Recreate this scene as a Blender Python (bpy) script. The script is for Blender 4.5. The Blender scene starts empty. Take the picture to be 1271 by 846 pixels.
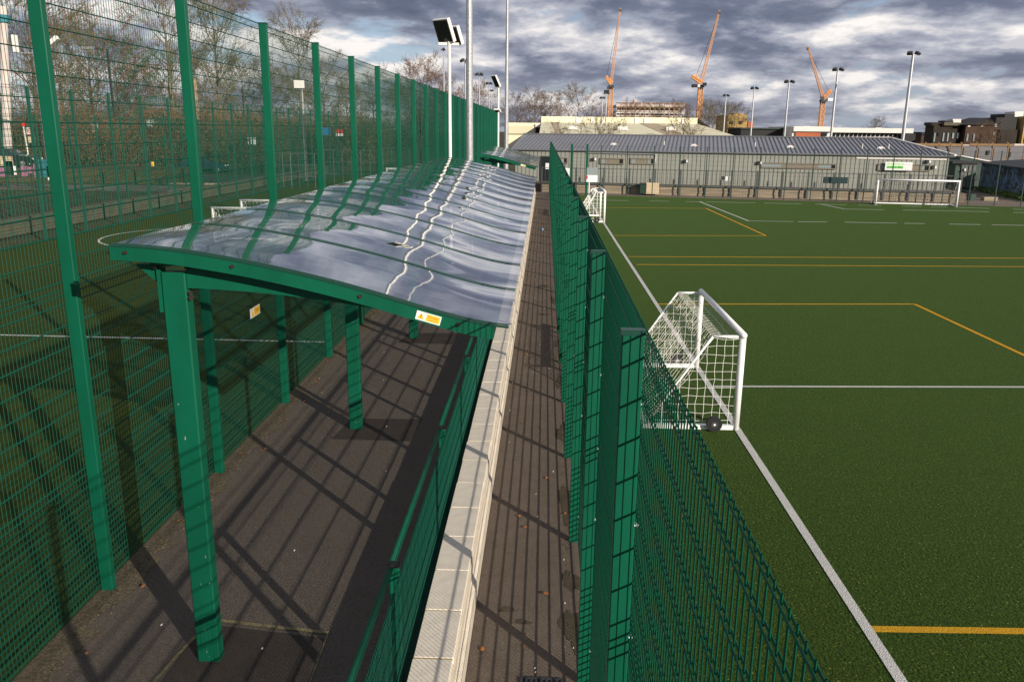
import bpy, math, random
from mathutils import Vector, Matrix
R = math.radians
C = bpy.context.scene.collection
scene = bpy.context.scene
random.seed(7)

# ------------------------------------------------------------------ camera
CAMH = 4.5
F = 1020.0
M = [[0.999169141248332, 0.03937646807896482, 0.010512893925878106],
     [0.01998604770239117, -0.24859360570334413, -0.968401661037737],
     [-0.035518798886058134, 0.9678071672420268, -0.24917403949981465]]
cam_d = bpy.data.cameras.new('camera')
cam = bpy.data.objects.new('camera', cam_d)
C.objects.link(cam)
cam_d.sensor_width = 36.0
cam_d.lens = F / 1271 * 36
cam_d.clip_start = 0.05
cam_d.clip_end = 6000
cam.matrix_world = Matrix(((M[0][0], -M[1][0], -M[2][0], 0), (M[0][1], -M[1][1], -M[2][1], 0),
                           (M[0][2], -M[1][2], -M[2][2], CAMH), (0, 0, 0, 1)))
scene.camera = cam

def ray(u, v):
    c = (u - 635.5, v - 423.0, F)
    return Vector([sum(M[i][j] * c[i] for i in range(3)) for j in range(3)])
def at(u, v, Y):                 # the point seen at a pixel of the photograph, Y metres away
    r = ray(u, v); t = Y / r.y
    return Vector((r.x * t, Y, CAMH + r.z * t))
def gd(u, v, z=0.0):             # ... on the ground
    r = ray(u, v); t = (z - CAMH) / r.z
    return Vector((r.x * t, r.y * t, z))

# ------------------------------------------------------------------ sky, sun, exposure
SUN_EL = 18.6
SUN_AZ = Vector((0.656, -0.755))           # towards the sun, on the ground
world = bpy.data.worlds.new('World')
scene.world = world
world.use_nodes = True
nt = world.node_tree
nt.nodes.clear()
def N(t, **kw):
    n = nt.nodes.new(t)
    for k, v in kw.items():
        setattr(n, k, v)
    return n
def lk(a, b): nt.links.new(a, b)
def mth(op, a, b=None, clamp=False):
    n = N('ShaderNodeMath', operation=op, use_clamp=clamp)
    for i, x in enumerate((a, b)):
        if x is None: continue
        if isinstance(x, (int, float)): n.inputs[i].default_value = x
        else: lk(x, n.inputs[i])
    return n.outputs[0]
def ramp(x, pts):
    n = N('ShaderNodeValToRGB')
    e = n.color_ramp.elements
    while len(e) < len(pts): e.new(0.5)
    for q, (p, c) in zip(e, pts):
        q.position = p; q.color = (*c, 1) if len(c) == 3 else c
    lk(x, n.inputs[0])
    return n.outputs[0]
def mixc(f, a, b, mode='MIX'):
    n = N('ShaderNodeMix', data_type='RGBA', blend_type=mode)
    for s, x in ((n.inputs[0], f), (n.inputs[6], a), (n.inputs[7], b)):
        if isinstance(x, (int, float)): s.default_value = x
        elif isinstance(x, tuple): s.default_value = (*x, 1)
        else: lk(x, s)
    return n.outputs[2]
sky = N('ShaderNodeTexSky', sky_type='NISHITA')
sky.sun_disc = False
sky.sun_elevation = R(SUN_EL)
sky.sun_rotation = math.atan2(SUN_AZ.x, SUN_AZ.y)
tc = N('ShaderNodeTexCoord')
sep = N('ShaderNodeSeparateXYZ'); lk(tc.outputs['Generated'], sep.inputs[0])
zc = mth('MAXIMUM', sep.outputs[2], 0.0)
inv = mth('DIVIDE', 1.0, mth('ADD', zc, 0.24))              # a cloud layer, seen ever more edge on towards the horizon
px_, py_ = mth('MULTIPLY', sep.outputs[0], inv), mth('MULTIPLY', sep.outputs[1], inv)
def cloud_noise(off, k, scale, detail, rough, dist=0.0):
    c_ = N('ShaderNodeCombineXYZ'); lk(px_, c_.inputs[0]); lk(py_, c_.inputs[1])
    ad = N('ShaderNodeVectorMath', operation='SCALE'); lk(c_.outputs[0], ad.inputs[0]); ad.inputs['Scale'].default_value = k
    a2 = N('ShaderNodeVectorMath', operation='ADD'); lk(ad.outputs[0], a2.inputs[0]); a2.inputs[1].default_value = off
    n = N('ShaderNodeTexNoise')
    n.inputs['Scale'].default_value = scale; n.inputs['Detail'].default_value = detail
    n.inputs['Roughness'].default_value = rough; n.inputs['Distortion'].default_value = dist
    lk(a2.outputs[0], n.inputs['Vector'])
    return n.outputs['Fac']
o = (30.2, 17.4, 0.0)
big = cloud_noise(o, 1.0, 0.8, 2.0, 0.5)
n1 = cloud_noise(o, 1.0, 2.1, 11.0, 0.57, 0.1)
n2 = cloud_noise((o[0] + 0.02, o[1] - 0.02, 0.0), 0.955, 2.1, 11.0, 0.57, 0.1)   # the same clouds a step higher and towards the sun
body = mth('ADD', mth('MULTIPLY', n1, 0.66), mth('MULTIPLY', big, 0.34))
cover = ramp(body, [(0.385, (0, 0, 0)), (0.44, (1, 1, 1))])
edge = mth('ADD', mth('MULTIPLY', mth('SUBTRACT', n1, n2), 4.8), 0.44, True)
thick = ramp(body, [(0.43, (1, 1, 1)), (0.55, (0, 0, 0))])
lit = mth('ADD', mth('MULTIPLY', edge, 0.66), mth('MULTIPLY', thick, 0.42), True)
cloud = ramp(lit, [(0.0, (0.88, 1.05, 1.58)), (0.30, (1.50, 1.72, 2.42)), (0.58, (3.7, 3.85, 4.5)), (0.85, (8.2, 7.8, 7.5))])
blue = mixc(0.55, sky.outputs[0], (2.3, 3.4, 5.6))
col = mixc(cover, blue, cloud)
hz = ramp(zc, [(0.0, (0.75, 0.75, 0.75)), (0.10, (0, 0, 0))])      # paler, creamier air low down
hzc = mixc(mth('MULTIPLY', hz, 0.30), col, (4.0, 3.85, 3.9))
bg = N('ShaderNodeBackground'); bg.inputs['Strength'].default_value = 0.1
lk(hzc, bg.inputs[0])
out = N('ShaderNodeOutputWorld'); lk(bg.outputs[0], out.inputs[0])

sun_d = bpy.data.lights.new('sun', 'SUN')
sun_d.energy = 4.9
sun_d.angle = R(0.42)
sun_d.color = (1.0, 0.90, 0.76)
sun = bpy.data.objects.new('sun', sun_d)
C.objects.link(sun)
sd = Vector((SUN_AZ.x * math.cos(R(SUN_EL)), SUN_AZ.y * math.cos(R(SUN_EL)), math.sin(R(SUN_EL))))
sun.rotation_euler = sd.to_track_quat('Z', 'Y').to_euler()
sun.location = (0, -20, 30)
scene.view_settings.view_transform = 'Standard'
scene.view_settings.look = 'None'
scene.view_settings.exposure = 0.30
scene.view_settings.gamma = 1.0
scene.cycles.max_bounces = 6
scene.cycles.transparent_max_bounces = 24

# ------------------------------------------------------------------ materials
def mat(name, col, rough=0.6, var=0.0, scale=8.0, metal=0.0, bump=0.0, bscale=60.0, spec=0.4, col2=None, detail=5.0, stretch=None, coat=0.0):
    m = bpy.data.materials.new(name); m.use_nodes = True
    t = m.node_tree; b = t.nodes['Principled BSDF']
    b.inputs['Base Color'].default_value = (*col, 1)
    b.inputs['Roughness'].default_value = rough
    b.inputs['Metallic'].default_value = metal
    b.inputs['Specular IOR Level'].default_value = spec
    b.inputs['Coat Weight'].default_value = coat
    tcx = t.nodes.new('ShaderNodeTexCoord')
    src = tcx.outputs['Object']
    if stretch:
        mp = t.nodes.new('ShaderNodeMapping'); mp.inputs['Scale'].default_value = stretch
        t.links.new(src, mp.inputs[0]); src = mp.outputs[0]
    if var or col2:
        n = t.nodes.new('ShaderNodeTexNoise'); n.inputs['Scale'].default_value = scale; n.inputs['Detail'].default_value = detail
        n.inputs['Roughness'].default_value = 0.65
        t.links.new(src, n.inputs['Vector'])
        r = t.nodes.new('ShaderNodeValToRGB')
        c2 = col2 or tuple(c * (1 + var) for c in col)
        c1 = col if col2 else tuple(c * (1 - var) for c in col)
        r.color_ramp.elements[0].position = 0.32; r.color_ramp.elements[0].color = (*c1, 1)
        r.color_ramp.elements[1].position = 0.68; r.color_ramp.elements[1].color = (*c2, 1)
        t.links.new(n.outputs['Fac'], r.inputs[0]); t.links.new(r.outputs[0], b.inputs['Base Color'])
    if bump:
        n = t.nodes.new('ShaderNodeTexNoise'); n.inputs['Scale'].default_value = bscale; n.inputs['Detail'].default_value = 4
        t.links.new(src, n.inputs['Vector'])
        bp = t.nodes.new('ShaderNodeBump'); bp.inputs['Strength'].default_value = bump; bp.inputs['Distance'].default_value = 0.02
        t.links.new(n.outputs['Fac'], bp.inputs['Height']); t.links.new(bp.outputs[0], b.inputs['Normal'])
    return m

def ground_mat(name, layers, rough=0.9, bump=0.5, bscale=120.0, specks=None, spec=0.10, sheen=None, tight=.15):
    """layers: list of (scale, dark rgb, light rgb, weight); specks: (scale, threshold, rgb)"""
    m = bpy.data.materials.new(name); m.use_nodes = True
    t = m.node_tree; b = t.nodes['Principled BSDF']
    b.inputs['Roughness'].default_value = rough; b.inputs['Specular IOR Level'].default_value = spec
    if sheen:
        b.inputs['Sheen Weight'].default_value = sheen[0]; b.inputs['Sheen Tint'].default_value = (*sheen[1], 1); b.inputs['Sheen Roughness'].default_value = 0.45
    tcx = t.nodes.new('ShaderNodeTexCoord'); cur = None
    for lay in layers:
        sc, c1, c2, w = lay[:4]; vec = tcx.outputs['Object']
        if len(lay) > 4:
            mp = t.nodes.new('ShaderNodeMapping'); mp.inputs['Scale'].default_value = lay[4]; t.links.new(vec, mp.inputs[0]); vec = mp.outputs[0]
        n = t.nodes.new('ShaderNodeTexNoise'); n.inputs['Scale'].default_value = sc; n.inputs['Detail'].default_value = 6; n.inputs['Roughness'].default_value = 0.7
        t.links.new(vec, n.inputs['Vector'])
        r = t.nodes.new('ShaderNodeValToRGB')
        r.color_ramp.elements[0].position = 0.5 - tight; r.color_ramp.elements[0].color = (*c1, 1)
        r.color_ramp.elements[1].position = 0.5 + tight; r.color_ramp.elements[1].color = (*c2, 1)
        t.links.new(n.outputs['Fac'], r.inputs[0])
        if cur is None: cur = r.outputs[0]
        else:
            x = t.nodes.new('ShaderNodeMix'); x.data_type = 'RGBA'; x.inputs[0].default_value = w
            t.links.new(cur, x.inputs[6]); t.links.new(r.outputs[0], x.inputs[7]); cur = x.outputs[2]
    if specks:
        for sc, th, rgb in specks:
            v = t.nodes.new('ShaderNodeTexVoronoi'); v.inputs['Scale'].default_value = sc
            t.links.new(tcx.outputs['Object'], v.inputs['Vector'])
            lt = t.nodes.new('ShaderNodeMath'); lt.operation = 'LESS_THAN'; lt.inputs[1].default_value = th
            t.links.new(v.outputs['Distance'], lt.inputs[0])
            sx = t.nodes.new('ShaderNodeSeparateColor'); t.links.new(v.outputs['Color'], sx.inputs[0])
            gt = t.nodes.new('ShaderNodeMath'); gt.operation = 'GREATER_THAN'; gt.inputs[1].default_value = 0.6
            t.links.new(sx.outputs[0], gt.inputs[0])
            mu = t.nodes.new('ShaderNodeMath'); mu.operation = 'MULTIPLY'
            t.links.new(lt.outputs[0], mu.inputs[0]); t.links.new(gt.outputs[0], mu.inputs[1])
            x = t.nodes.new('ShaderNodeMix'); x.data_type = 'RGBA'
            t.links.new(mu.outputs[0], x.inputs[0]); t.links.new(cur, x.inputs[6]); x.inputs[7].default_value = (*rgb, 1); cur = x.outputs[2]
    t.links.new(cur, b.inputs['Base Color'])
    n = t.nodes.new('ShaderNodeTexNoise'); n.inputs['Scale'].default_value = bscale; n.inputs['Detail'].default_value = 3
    t.links.new(tcx.outputs['Object'], n.inputs['Vector'])
    bp = t.nodes.new('ShaderNodeBump'); bp.inputs['Strength'].default_value = bump; bp.inputs['Distance'].default_value = 0.02
    t.links.new(n.outputs['Fac'], bp.inputs['Height']); t.links.new(bp.outputs[0], b.inputs['Normal'])
    return m

MT = {}
MT['green'] = mat('green_paint', (0.002, 0.084, 0.046), 0.42, 0.18, 2.2, spec=0.28, stretch=(1, 1, .35), bump=0.03, bscale=300)
MT['wire'] = mat('green_wire', (0.004, 0.066, 0.043), 0.5, 0.0, spec=0.2)
MT['wire_dark'] = mat('dark_green_wire', (0.003, 0.060, 0.034), 0.5, 0.0, spec=0.15)
MT['green_dull'] = mat('dull_green_paint', (0.006, 0.066, 0.042), 0.5, 0.15, 2.0)
MT['seam'] = mat('seam_green', (0.008, 0.05, 0.035), 0.4)
MT['black'] = mat('black_rubber', (0.010, 0.010, 0.011), 0.6, 0.2, 20)
MT['dark'] = mat('dark_grey', (0.035, 0.038, 0.040), 0.55, 0.2, 4)
MT['bolt'] = mat('rusty_bolt', (0.05, 0.035, 0.03), 0.5, 0.3, 40, metal=0.4)
MT['white'] = mat('white_paint', (0.80, 0.80, 0.79), 0.35, 0.05, 6, coat=0.2)
MT['net'] = mat('white_net', (0.75, 0.74, 0.70), 0.8)
MT['net_dark'] = mat('dark_net', (0.16, 0.16, 0.15), 0.8)
MT['galv'] = mat('galvanised_steel', (0.42, 0.43, 0.45), 0.42, 0.25, 14, metal=0.55)
MT['lamp_white'] = mat('lamp_white', (0.75, 0.73, 0.68), 0.4, 0.05, 6)
MT['lamp_glass'] = mat('lamp_glass', (0.025, 0.025, 0.028), 0.15, spec=0.6)
MT['turf'] = ground_mat('artificial_turf', [(0.20, (0.006, 0.025, 0.003), (0.021, 0.051, 0.006), 1), (1.1, (0.003, 0.016, 0.001), (0.027, 0.058, 0.008), 0.40, (.4, 1.8, 1)), (6.0, (0.002, 0.010, 0.001), (0.030, 0.062, 0.009), 0.42, (.55, 1.5, 1)), (24.0, (0.001, 0.004, 0.0005), (0.052, 0.088, 0.014), 0.60), (70.0, (0.001, 0.004, 0.0005), (0.058, 0.088, 0.016), 0.45)],
                       rough=0.85, bump=1.0, bscale=34, specks=[(26.0, 0.17, (0.18, 0.19, 0.05)), (60.0, 0.22, (0.001, 0.004, 0.001))], spec=0.03, sheen=(0.085, (0.38, 0.68, 0.22)), tight=.09)
MT['turf_old'] = ground_mat('worn_turf', [(0.25, (0.013, 0.033, 0.004), (0.040, 0.060, 0.011), 1), (4.0, (0.007, 0.020, 0.002), (0.040, 0.058, 0.011), 0.4), (40.0, (0.001, 0.007, 0.0005), (0.060, 0.085, 0.020), 0.55)], rough=0.9, bump=0.9, bscale=60, spec=0.03, sheen=(0.03, (0.45, 0.55, 0.2)))
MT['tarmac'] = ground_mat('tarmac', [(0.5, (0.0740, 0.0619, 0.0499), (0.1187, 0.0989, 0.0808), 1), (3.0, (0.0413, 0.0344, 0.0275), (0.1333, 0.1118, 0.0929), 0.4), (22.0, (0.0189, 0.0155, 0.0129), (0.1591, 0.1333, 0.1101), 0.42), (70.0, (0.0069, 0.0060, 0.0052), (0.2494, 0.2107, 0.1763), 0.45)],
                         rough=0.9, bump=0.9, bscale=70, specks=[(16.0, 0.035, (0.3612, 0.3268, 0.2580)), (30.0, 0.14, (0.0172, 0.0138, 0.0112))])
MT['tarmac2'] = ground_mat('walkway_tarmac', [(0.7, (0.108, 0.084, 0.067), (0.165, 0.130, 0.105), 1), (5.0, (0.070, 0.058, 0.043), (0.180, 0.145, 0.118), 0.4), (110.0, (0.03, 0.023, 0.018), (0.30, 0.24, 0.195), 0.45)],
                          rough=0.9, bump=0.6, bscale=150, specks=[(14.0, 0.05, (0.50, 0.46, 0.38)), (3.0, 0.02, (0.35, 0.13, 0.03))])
MT['patch'] = ground_mat('patched_tarmac', [(1.5, (0.036, 0.030, 0.027), (0.056, 0.046, 0.040), 1), (110.0, (0.012, 0.010, 0.009), (0.10, 0.085, 0.07), 0.4)], rough=0.9, bump=0.5)
MT['moss'] = ground_mat('mossy_edge', [(3.0, (0.10, 0.085, 0.04), (0.28, 0.24, 0.14), 1), (40.0, (0.05, 0.05, 0.02), (0.36, 0.31, 0.18), 0.5)], rough=0.95, bump=0.8)
MT['damp'] = ground_mat('damp_patch', [(3.0, (0.060, 0.050, 0.034), (0.13, 0.10, 0.075), 1), (60.0, (0.02, 0.018, 0.012), (0.12, 0.10, 0.07), 0.5)], rough=0.8, bump=0.6)
MT['dirt'] = ground_mat('fence_foot_dirt', [(3.0, (0.07, 0.06, 0.035), (0.14, 0.115, 0.075), 1), (30.0, (0.025, 0.022, 0.014), (0.20, 0.165, 0.115), 0.55)], rough=0.95, bump=1.0, bscale=60)
MT['coping'] = mat('coping_stone', (0.70, 0.63, 0.53), 0.75, 0.10, 5.0, bump=0.15, bscale=90)
MT['mortar'] = mat('sandy_mortar', (0.36, 0.26, 0.11), 0.9, 0.2, 20)
MT['wall'] = mat('rendered_wall', (0.66, 0.58, 0.47), 0.85, 0.16, 4.0, bump=0.3, bscale=60, stretch=(3, 1, 6))
MT['line_white'] = ground_mat('white_turf_line', [(2.0, (0.42, 0.42, 0.40), (0.56, 0.55, 0.53), 1), (110.0, (0.16, 0.18, 0.14), (0.88, 0.86, 0.84), 0.6)], rough=0.9, bump=1.0, bscale=90)
MT['line_yellow'] = ground_mat('yellow_turf_line', [(2.0, (0.52, 0.27, 0.012), (0.66, 0.36, 0.02), 1), (110.0, (0.18, 0.10, 0.006), (0.72, 0.40, 0.04), 0.55)], rough=0.9, bump=1.0, bscale=90)
MT['paving'] = ground_mat('brown_paving', [(1.0, (0.14, 0.11, 0.09), (0.22, 0.175, 0.145), 1), (20.0, (0.10, 0.08, 0.065), (0.26, 0.21, 0.17), 0.4)])
MT['road'] = ground_mat('road_asphalt', [(0.4, (0.050, 0.050, 0.050), (0.085, 0.083, 0.08), 1), (30.0, (0.03, 0.03, 0.03), (0.12, 0.12, 0.115), 0.4)])
MT['terrain'] = ground_mat('rough_ground', [(0.06, (0.050, 0.052, 0.026), (0.085, 0.072, 0.040), 1), (2.0, (0.035, 0.040, 0.018), (0.11, 0.092, 0.05), 0.5)])
MT['cladding'] = mat('grey_cladding', (0.265, 0.275, 0.245), 0.6, 0.10, 1.2, stretch=(6, 6, 0.6))
MT['groove'] = mat('cladding_groove', (0.10, 0.098, 0.085), 0.7)
MT['roof_metal'] = mat('blue_grey_roof', (0.205, 0.208, 0.228), 0.5, 0.10, 0.5, spec=0.5)
MT['roof_seam'] = mat('roof_seam', (0.120, 0.124, 0.142), 0.5)
MT['concrete'] = mat('pale_concrete', (0.27, 0.225, 0.165), 0.9, 0.28, 1.5, stretch=(0.4, 0.4, 4.0), bump=0.2, bscale=30)
MT['rail_grey'] = mat('rail_grey', (0.085, 0.095, 0.095), 0.5)
MT['glass'] = mat('window_glass', (0.25, 0.29, 0.30), 0.08, spec=0.7)
MT['dark_glass'] = mat('dark_window_glass', (0.02, 0.024, 0.028), 0.08, spec=0.7)
MT['shutter'] = mat('taupe_shutter', (0.20, 0.175, 0.135), 0.6, 0.08, 3)
MT['signgreen'] = mat('sign_green', (0.30, 0.72, 0.22), 0.5)
MT['signdark'] = mat('sign_dark_green', (0.05, 0.28, 0.05), 0.5)
MT['yellow'] = mat('sign_yellow', (0.85, 0.50, 0.03), 0.5)
MT['red'] = mat('sign_red', (0.55, 0.02, 0.02), 0.5)
MT['blue'] = mat('sign_blue', (0.04, 0.16, 0.45), 0.5)
MT['pink'] = mat('poster_pink', (0.30, 0.13, 0.22), 0.6, 0.25, 2)
MT['teal'] = mat('poster_teal', (0.03, 0.17, 0.22), 0.6, 0.4, 2)
MT['beige'] = mat('beige_panel', (0.58, 0.47, 0.32), 0.7, 0.08, 3)
MT['cream_roof'] = mat('cream_roof', (0.62, 0.58, 0.41), 0.7, 0.05, 0.4)
MT['cream_band'] = mat('cream_band', (0.76, 0.72, 0.50), 0.7, 0.04, 0.4)
MT['tan'] = mat('tan_roof_panel', (0.36, 0.29, 0.20), 0.8, 0.10, 0.8)
MT['crane'] = mat('crane_orange', (0.78, 0.38, 0.13), 0.5, 0.08, 0.5)
MT['crane_pale'] = mat('crane_jib_orange', (0.74, 0.41, 0.22), 0.5, 0.08, 0.5)
MT['brick_dark'] = mat('dark_brick', (0.028, 0.021, 0.016), 0.9, 0.3, 1.2)
MT['brick_red'] = mat('red_brick', (0.060, 0.032, 0.024), 0.9, 0.3, 1.2)
MT['brick_yellow'] = mat('stock_brick', (0.44, 0.30, 0.11), 0.9, 0.22, 0.7)
MT['brick_orange'] = mat('orange_brick', (0.40, 0.120, 0.055), 0.9, 0.10, 1.0)
MT['slate'] = mat('slate_roof', (0.014, 0.014, 0.016), 0.7, 0.2, 1.0)
MT['fascia'] = mat('white_fascia', (0.66, 0.63, 0.60), 0.6, 0.06, 1.0)
MT['cgrey'] = mat('raw_concrete', (0.58, 0.50, 0.46), 0.9, 0.20, 0.4)
MT['dark_shed'] = mat('dark_green_steel', (0.020, 0.045, 0.035), 0.6, 0.3, 1.0)
MT['grey_wall'] = mat('grey_block_wall', (0.15, 0.147, 0.160), 0.9, 0.12, 0.8)
MT['rusty'] = mat('rusty_post', (0.22, 0.135, 0.065), 0.8, 0.2, 3)
MT['hedge'] = mat('bright_hedge', (0.085, 0.125, 0.018), 0.8, 0.5, 6)
MT['bark'] = mat('bark', (0.090, 0.066, 0.042), 0.9, 0.35, 3.0, bump=0.5, bscale=20)
MT['bark_pale'] = mat('pale_bark', (0.165, 0.135, 0.090), 0.9, 0.35, 2.0, bump=0.5, bscale=20)
MT['twig'] = mat('twigs', (0.120, 0.080, 0.046), 0.9, 0.25, 0.6)
MT['twig2'] = mat('olive_twigs', (0.125, 0.098, 0.045), 0.9, 0.30, 0.6)
MT['twig3'] = mat('russet_twigs', (0.165, 0.090, 0.045), 0.9, 0.25, 0.6)
MT['leaf'] = mat('dead_leaf', (0.36, 0.13, 0.03), 0.8, 0.4, 30)
MT['car_paint'] = mat('dark_car_paint', (0.012, 0.016, 0.022), 0.18, coat=0.6, spec=0.5)
MT['car_glass'] = mat('car_glass', (0.03, 0.045, 0.06), 0.05, spec=0.8)
MT['timber'] = mat('pale_timber', (0.34, 0.25, 0.14), 0.8, 0.2, 4)
MT['lowwall'] = mat('low_wall_stone', (0.105, 0.090, 0.062), 0.9, 0.25, 3.0, bump=0.4, bscale=20)
MT['lime'] = mat('lime_post', (0.25, 0.58, 0.16), 0.5)

def graffiti_mat():
    m = bpy.data.materials.new('graffiti'); m.use_nodes = True
    t = m.node_tree; b = t.nodes['Principled BSDF']; b.inputs['Roughness'].default_value = 0.8
    tcx = t.nodes.new('ShaderNodeTexCoord')
    n = t.nodes.new('ShaderNodeTexNoise'); n.inputs['Scale'].default_value = 0.7; n.inputs['Detail'].default_value = 3; n.inputs['Distortion'].default_value = 2.5
    t.links.new(tcx.outputs['Object'], n.inputs['Vector'])
    r = t.nodes.new('ShaderNodeValToRGB'); e = r.color_ramp.elements
    e[0].position = 0.30; e[0].color = (0.012, 0.014, 0.02, 1); e[1].position = 0.46; e[1].color = (0.035, 0.030, 0.030, 1)
    for p, c in ((0.50, (0.05, 0.15, 0.30)), (0.55, (0.04, 0.09, 0.18)), (0.60, (0.20, 0.26, 0.36)), (0.64, (0.03, 0.035, 0.045))):
        q = e.new(p); q.color = (*c, 1)
    t.links.new(n.outputs['Fac'], r.inputs[0]); t.links.new(r.outputs[0], b.inputs['Base Color'])
    return m
MT['graffiti'] = graffiti_mat()

def sheet_mat():
    """clear roofing sheet: lets light through from above, mirrors the sky at a shallow angle"""
    m = bpy.data.materials.new('roof_sheet'); m.use_nodes = True
    t = m.node_tree; t.nodes.clear()
    o_ = t.nodes.new('ShaderNodeOutputMaterial')
    tr = t.nodes.new('ShaderNodeBsdfTransparent'); tr.inputs[0].default_value = (0.86, 0.87, 0.88, 1)
    df = t.nodes.new('ShaderNodeBsdfDiffuse'); df.inputs[0].default_value = (0.30, 0.30, 0.32, 1)
    gl = t.nodes.new('ShaderNodeBsdfGlossy'); gl.inputs['Roughness'].default_value = 0.03; gl.inputs[0].default_value = (0.95, 0.95, 0.97, 1)
    tcx = t.nodes.new('ShaderNodeTexCoord')
    n = t.nodes.new('ShaderNodeTexNoise'); n.inputs['Scale'].default_value = 1.6; n.inputs['Detail'].default_value = 1.5
    t.links.new(tcx.outputs['Object'], n.inputs['Vector'])
    bp = t.nodes.new('ShaderNodeBump'); bp.inputs['Strength'].default_value = 0.10; bp.inputs['Distance'].default_value = 0.03
    t.links.new(n.outputs['Fac'], bp.inputs['Height']); t.links.new(bp.outputs[0], gl.inputs['Normal'])
    lw = t.nodes.new('ShaderNodeLayerWeight'); lw.inputs['Blend'].default_value = 0.5
    pw = t.nodes.new('ShaderNodeMath'); pw.operation = 'POWER'; pw.inputs[1].default_value = 1.5
    t.links.new(lw.outputs['Facing'], pw.inputs[0])
    mr = t.nodes.new('ShaderNodeMapRange'); mr.inputs['To Min'].default_value = 0.10; mr.inputs['To Max'].default_value = 0.97
    t.links.new(pw.outputs[0], mr.inputs[0])
    n2_ = t.nodes.new('ShaderNodeTexNoise'); n2_.inputs['Scale'].default_value = 1.1; n2_.inputs['Detail'].default_value = 6
    t.links.new(tcx.outputs['Object'], n2_.inputs['Vector'])
    m2 = t.nodes.new('ShaderNodeMapRange'); m2.inputs['From Min'].default_value = 0.35; m2.inputs['From Max'].default_value = 0.75
    m2.inputs['To Min'].default_value = 0.06; m2.inputs['To Max'].default_value = 0.22
    t.links.new(n2_.outputs['Fac'], m2.inputs[0])
    a = t.nodes.new('ShaderNodeMixShader'); t.links.new(m2.outputs[0], a.inputs[0]); t.links.new(tr.outputs[0], a.inputs[1]); t.links.new(df.outputs[0], a.inputs[2])
    c = t.nodes.new('ShaderNodeMixShader'); t.links.new(mr.outputs[0], c.inputs[0]); t.links.new(a.outputs[0], c.inputs[1]); t.links.new(gl.outputs[0], c.inputs[2])
    t.links.new(c.outputs[0], o_.inputs[0])
    return m
MT['sheet'] = sheet_mat()

# ------------------------------------------------------------------ mesh building helpers
class MB:
    def __init__(s): s.v = []; s.f = []
    def add(s, vs, fs):
        k = len(s.v); s.v += [tuple(x) for x in vs]; s.f += [tuple(i + k for i in q) for q in fs]; return s
    def box(s, x0, x1, y0, y1, z0, z1):
        return s.add([(x0, y0, z0), (x1, y0, z0), (x1, y1, z0), (x0, y1, z0), (x0, y0, z1), (x1, y0, z1), (x1, y1, z1), (x0, y1, z1)],
                     [(0, 3, 2, 1), (4, 5, 6, 7), (0, 1, 5, 4), (1, 2, 6, 5), (2, 3, 7, 6), (3, 0, 4, 7)])
    def bbox(s, x0, x1, y0, y1, z0, z1, b=0.006):       # box with chamfered vertical edges and top
        r = [(x0 + b, y0), (x1 - b, y0), (x1, y0 + b), (x1, y1 - b), (x1 - b, y1), (x0 + b, y1), (x0, y1 - b), (x0, y0 + b)]
        cx, cy = (x0 + x1) / 2, (y0 + y1) / 2
        def sh(p): return (p[0] + (b if p[0] < cx else -b) * .6, p[1] + (b if p[1] < cy else -b) * .6)
        vs = [(*p, z0) for p in r] + [(*p, z1 - b) for p in r] + [(*sh(p), z1) for p in r]
        fs = [tuple(reversed(range(8))), tuple(range(16, 24))]
        for k in (0, 8):
            for i in range(8):
                j = (i + 1) % 8; fs.append((k + i, k + j, k + 8 + j, k + 8 + i))
        return s.add(vs, fs)
    def bar(s, p0, p1, w, h, up=(0, 0, 1)):
        p0, p1 = Vector(p0), Vector(p1); d = (p1 - p0).normalized(); u = Vector(up)
        if abs(d.dot(u)) > 0.98: u = Vector((0, 1, 0))
        a = d.cross(u).normalized() * (w / 2); b = a.cross(d).normalized() * (h / 2)
        vs = [p + x for p in (p0, p1) for x in (-a - b, a - b, a + b, -a + b)]
        return s.add(vs, [(0, 1, 5, 4), (1, 2, 6, 5), (2, 3, 7, 6), (3, 0, 4, 7), (3, 2, 1, 0), (4, 5, 6, 7)])
    def tube(s, p0, p1, r0, r1=None, n=8, cap=True):
        r1 = r0 if r1 is None else r1
        p0, p1 = Vector(p0), Vector(p1); d = (p1 - p0)
        if d.length < 1e-6: return s
        d.normalize(); u = Vector((0, 0, 1)) if abs(d.z) < 0.9 else Vector((1, 0, 0))
        a = d.cross(u).normalized(); b = d.cross(a)
        vs = []
        for p, r in ((p0, r0), (p1, r1)):
            for i in range(n):
                t = 2 * math.pi * i / n; vs.append(p + a * (r * math.cos(t)) + b * (r * math.sin(t)))
        fs = [(i, i + n, (i + 1) % n + n, (i + 1) % n) for i in range(n)]
        if cap: fs += [tuple(range(n)), tuple(reversed(range(n, 2 * n)))]
        return s.add(vs, fs)
    def wire(s, p0, p1, r): return s.tube(p0, p1, r, r, 4, False)
    def quad(s, a, b, c, d): return s.add([a, b, c, d], [(0, 1, 2, 3)])
    def prism(s, pts, off):                              # polygon extruded by a vector
        off = Vector(off); n = len(pts); vs = [Vector(p) for p in pts] + [Vector(p) + off for p in pts]
        return s.add(vs, [tuple(reversed(range(n))), tuple(range(n, 2 * n))] + [(i, (i + 1) % n, (i + 1) % n + n, i + n) for i in range(n)])
    def mesh(s, name, m, smooth=False):
        me = bpy.data.meshes.new(name); me.from_pydata(s.v, [], s.f); me.update()
        me.materials.append(MT[m] if isinstance(m, str) else m)
        if smooth:
            for p in me.polygons: p.use_smooth = True
        return me
    def build(s, name, m, parent=None, loc=None, smooth=False):
        return put(name, s.mesh(name, m, smooth), parent, loc)
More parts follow.
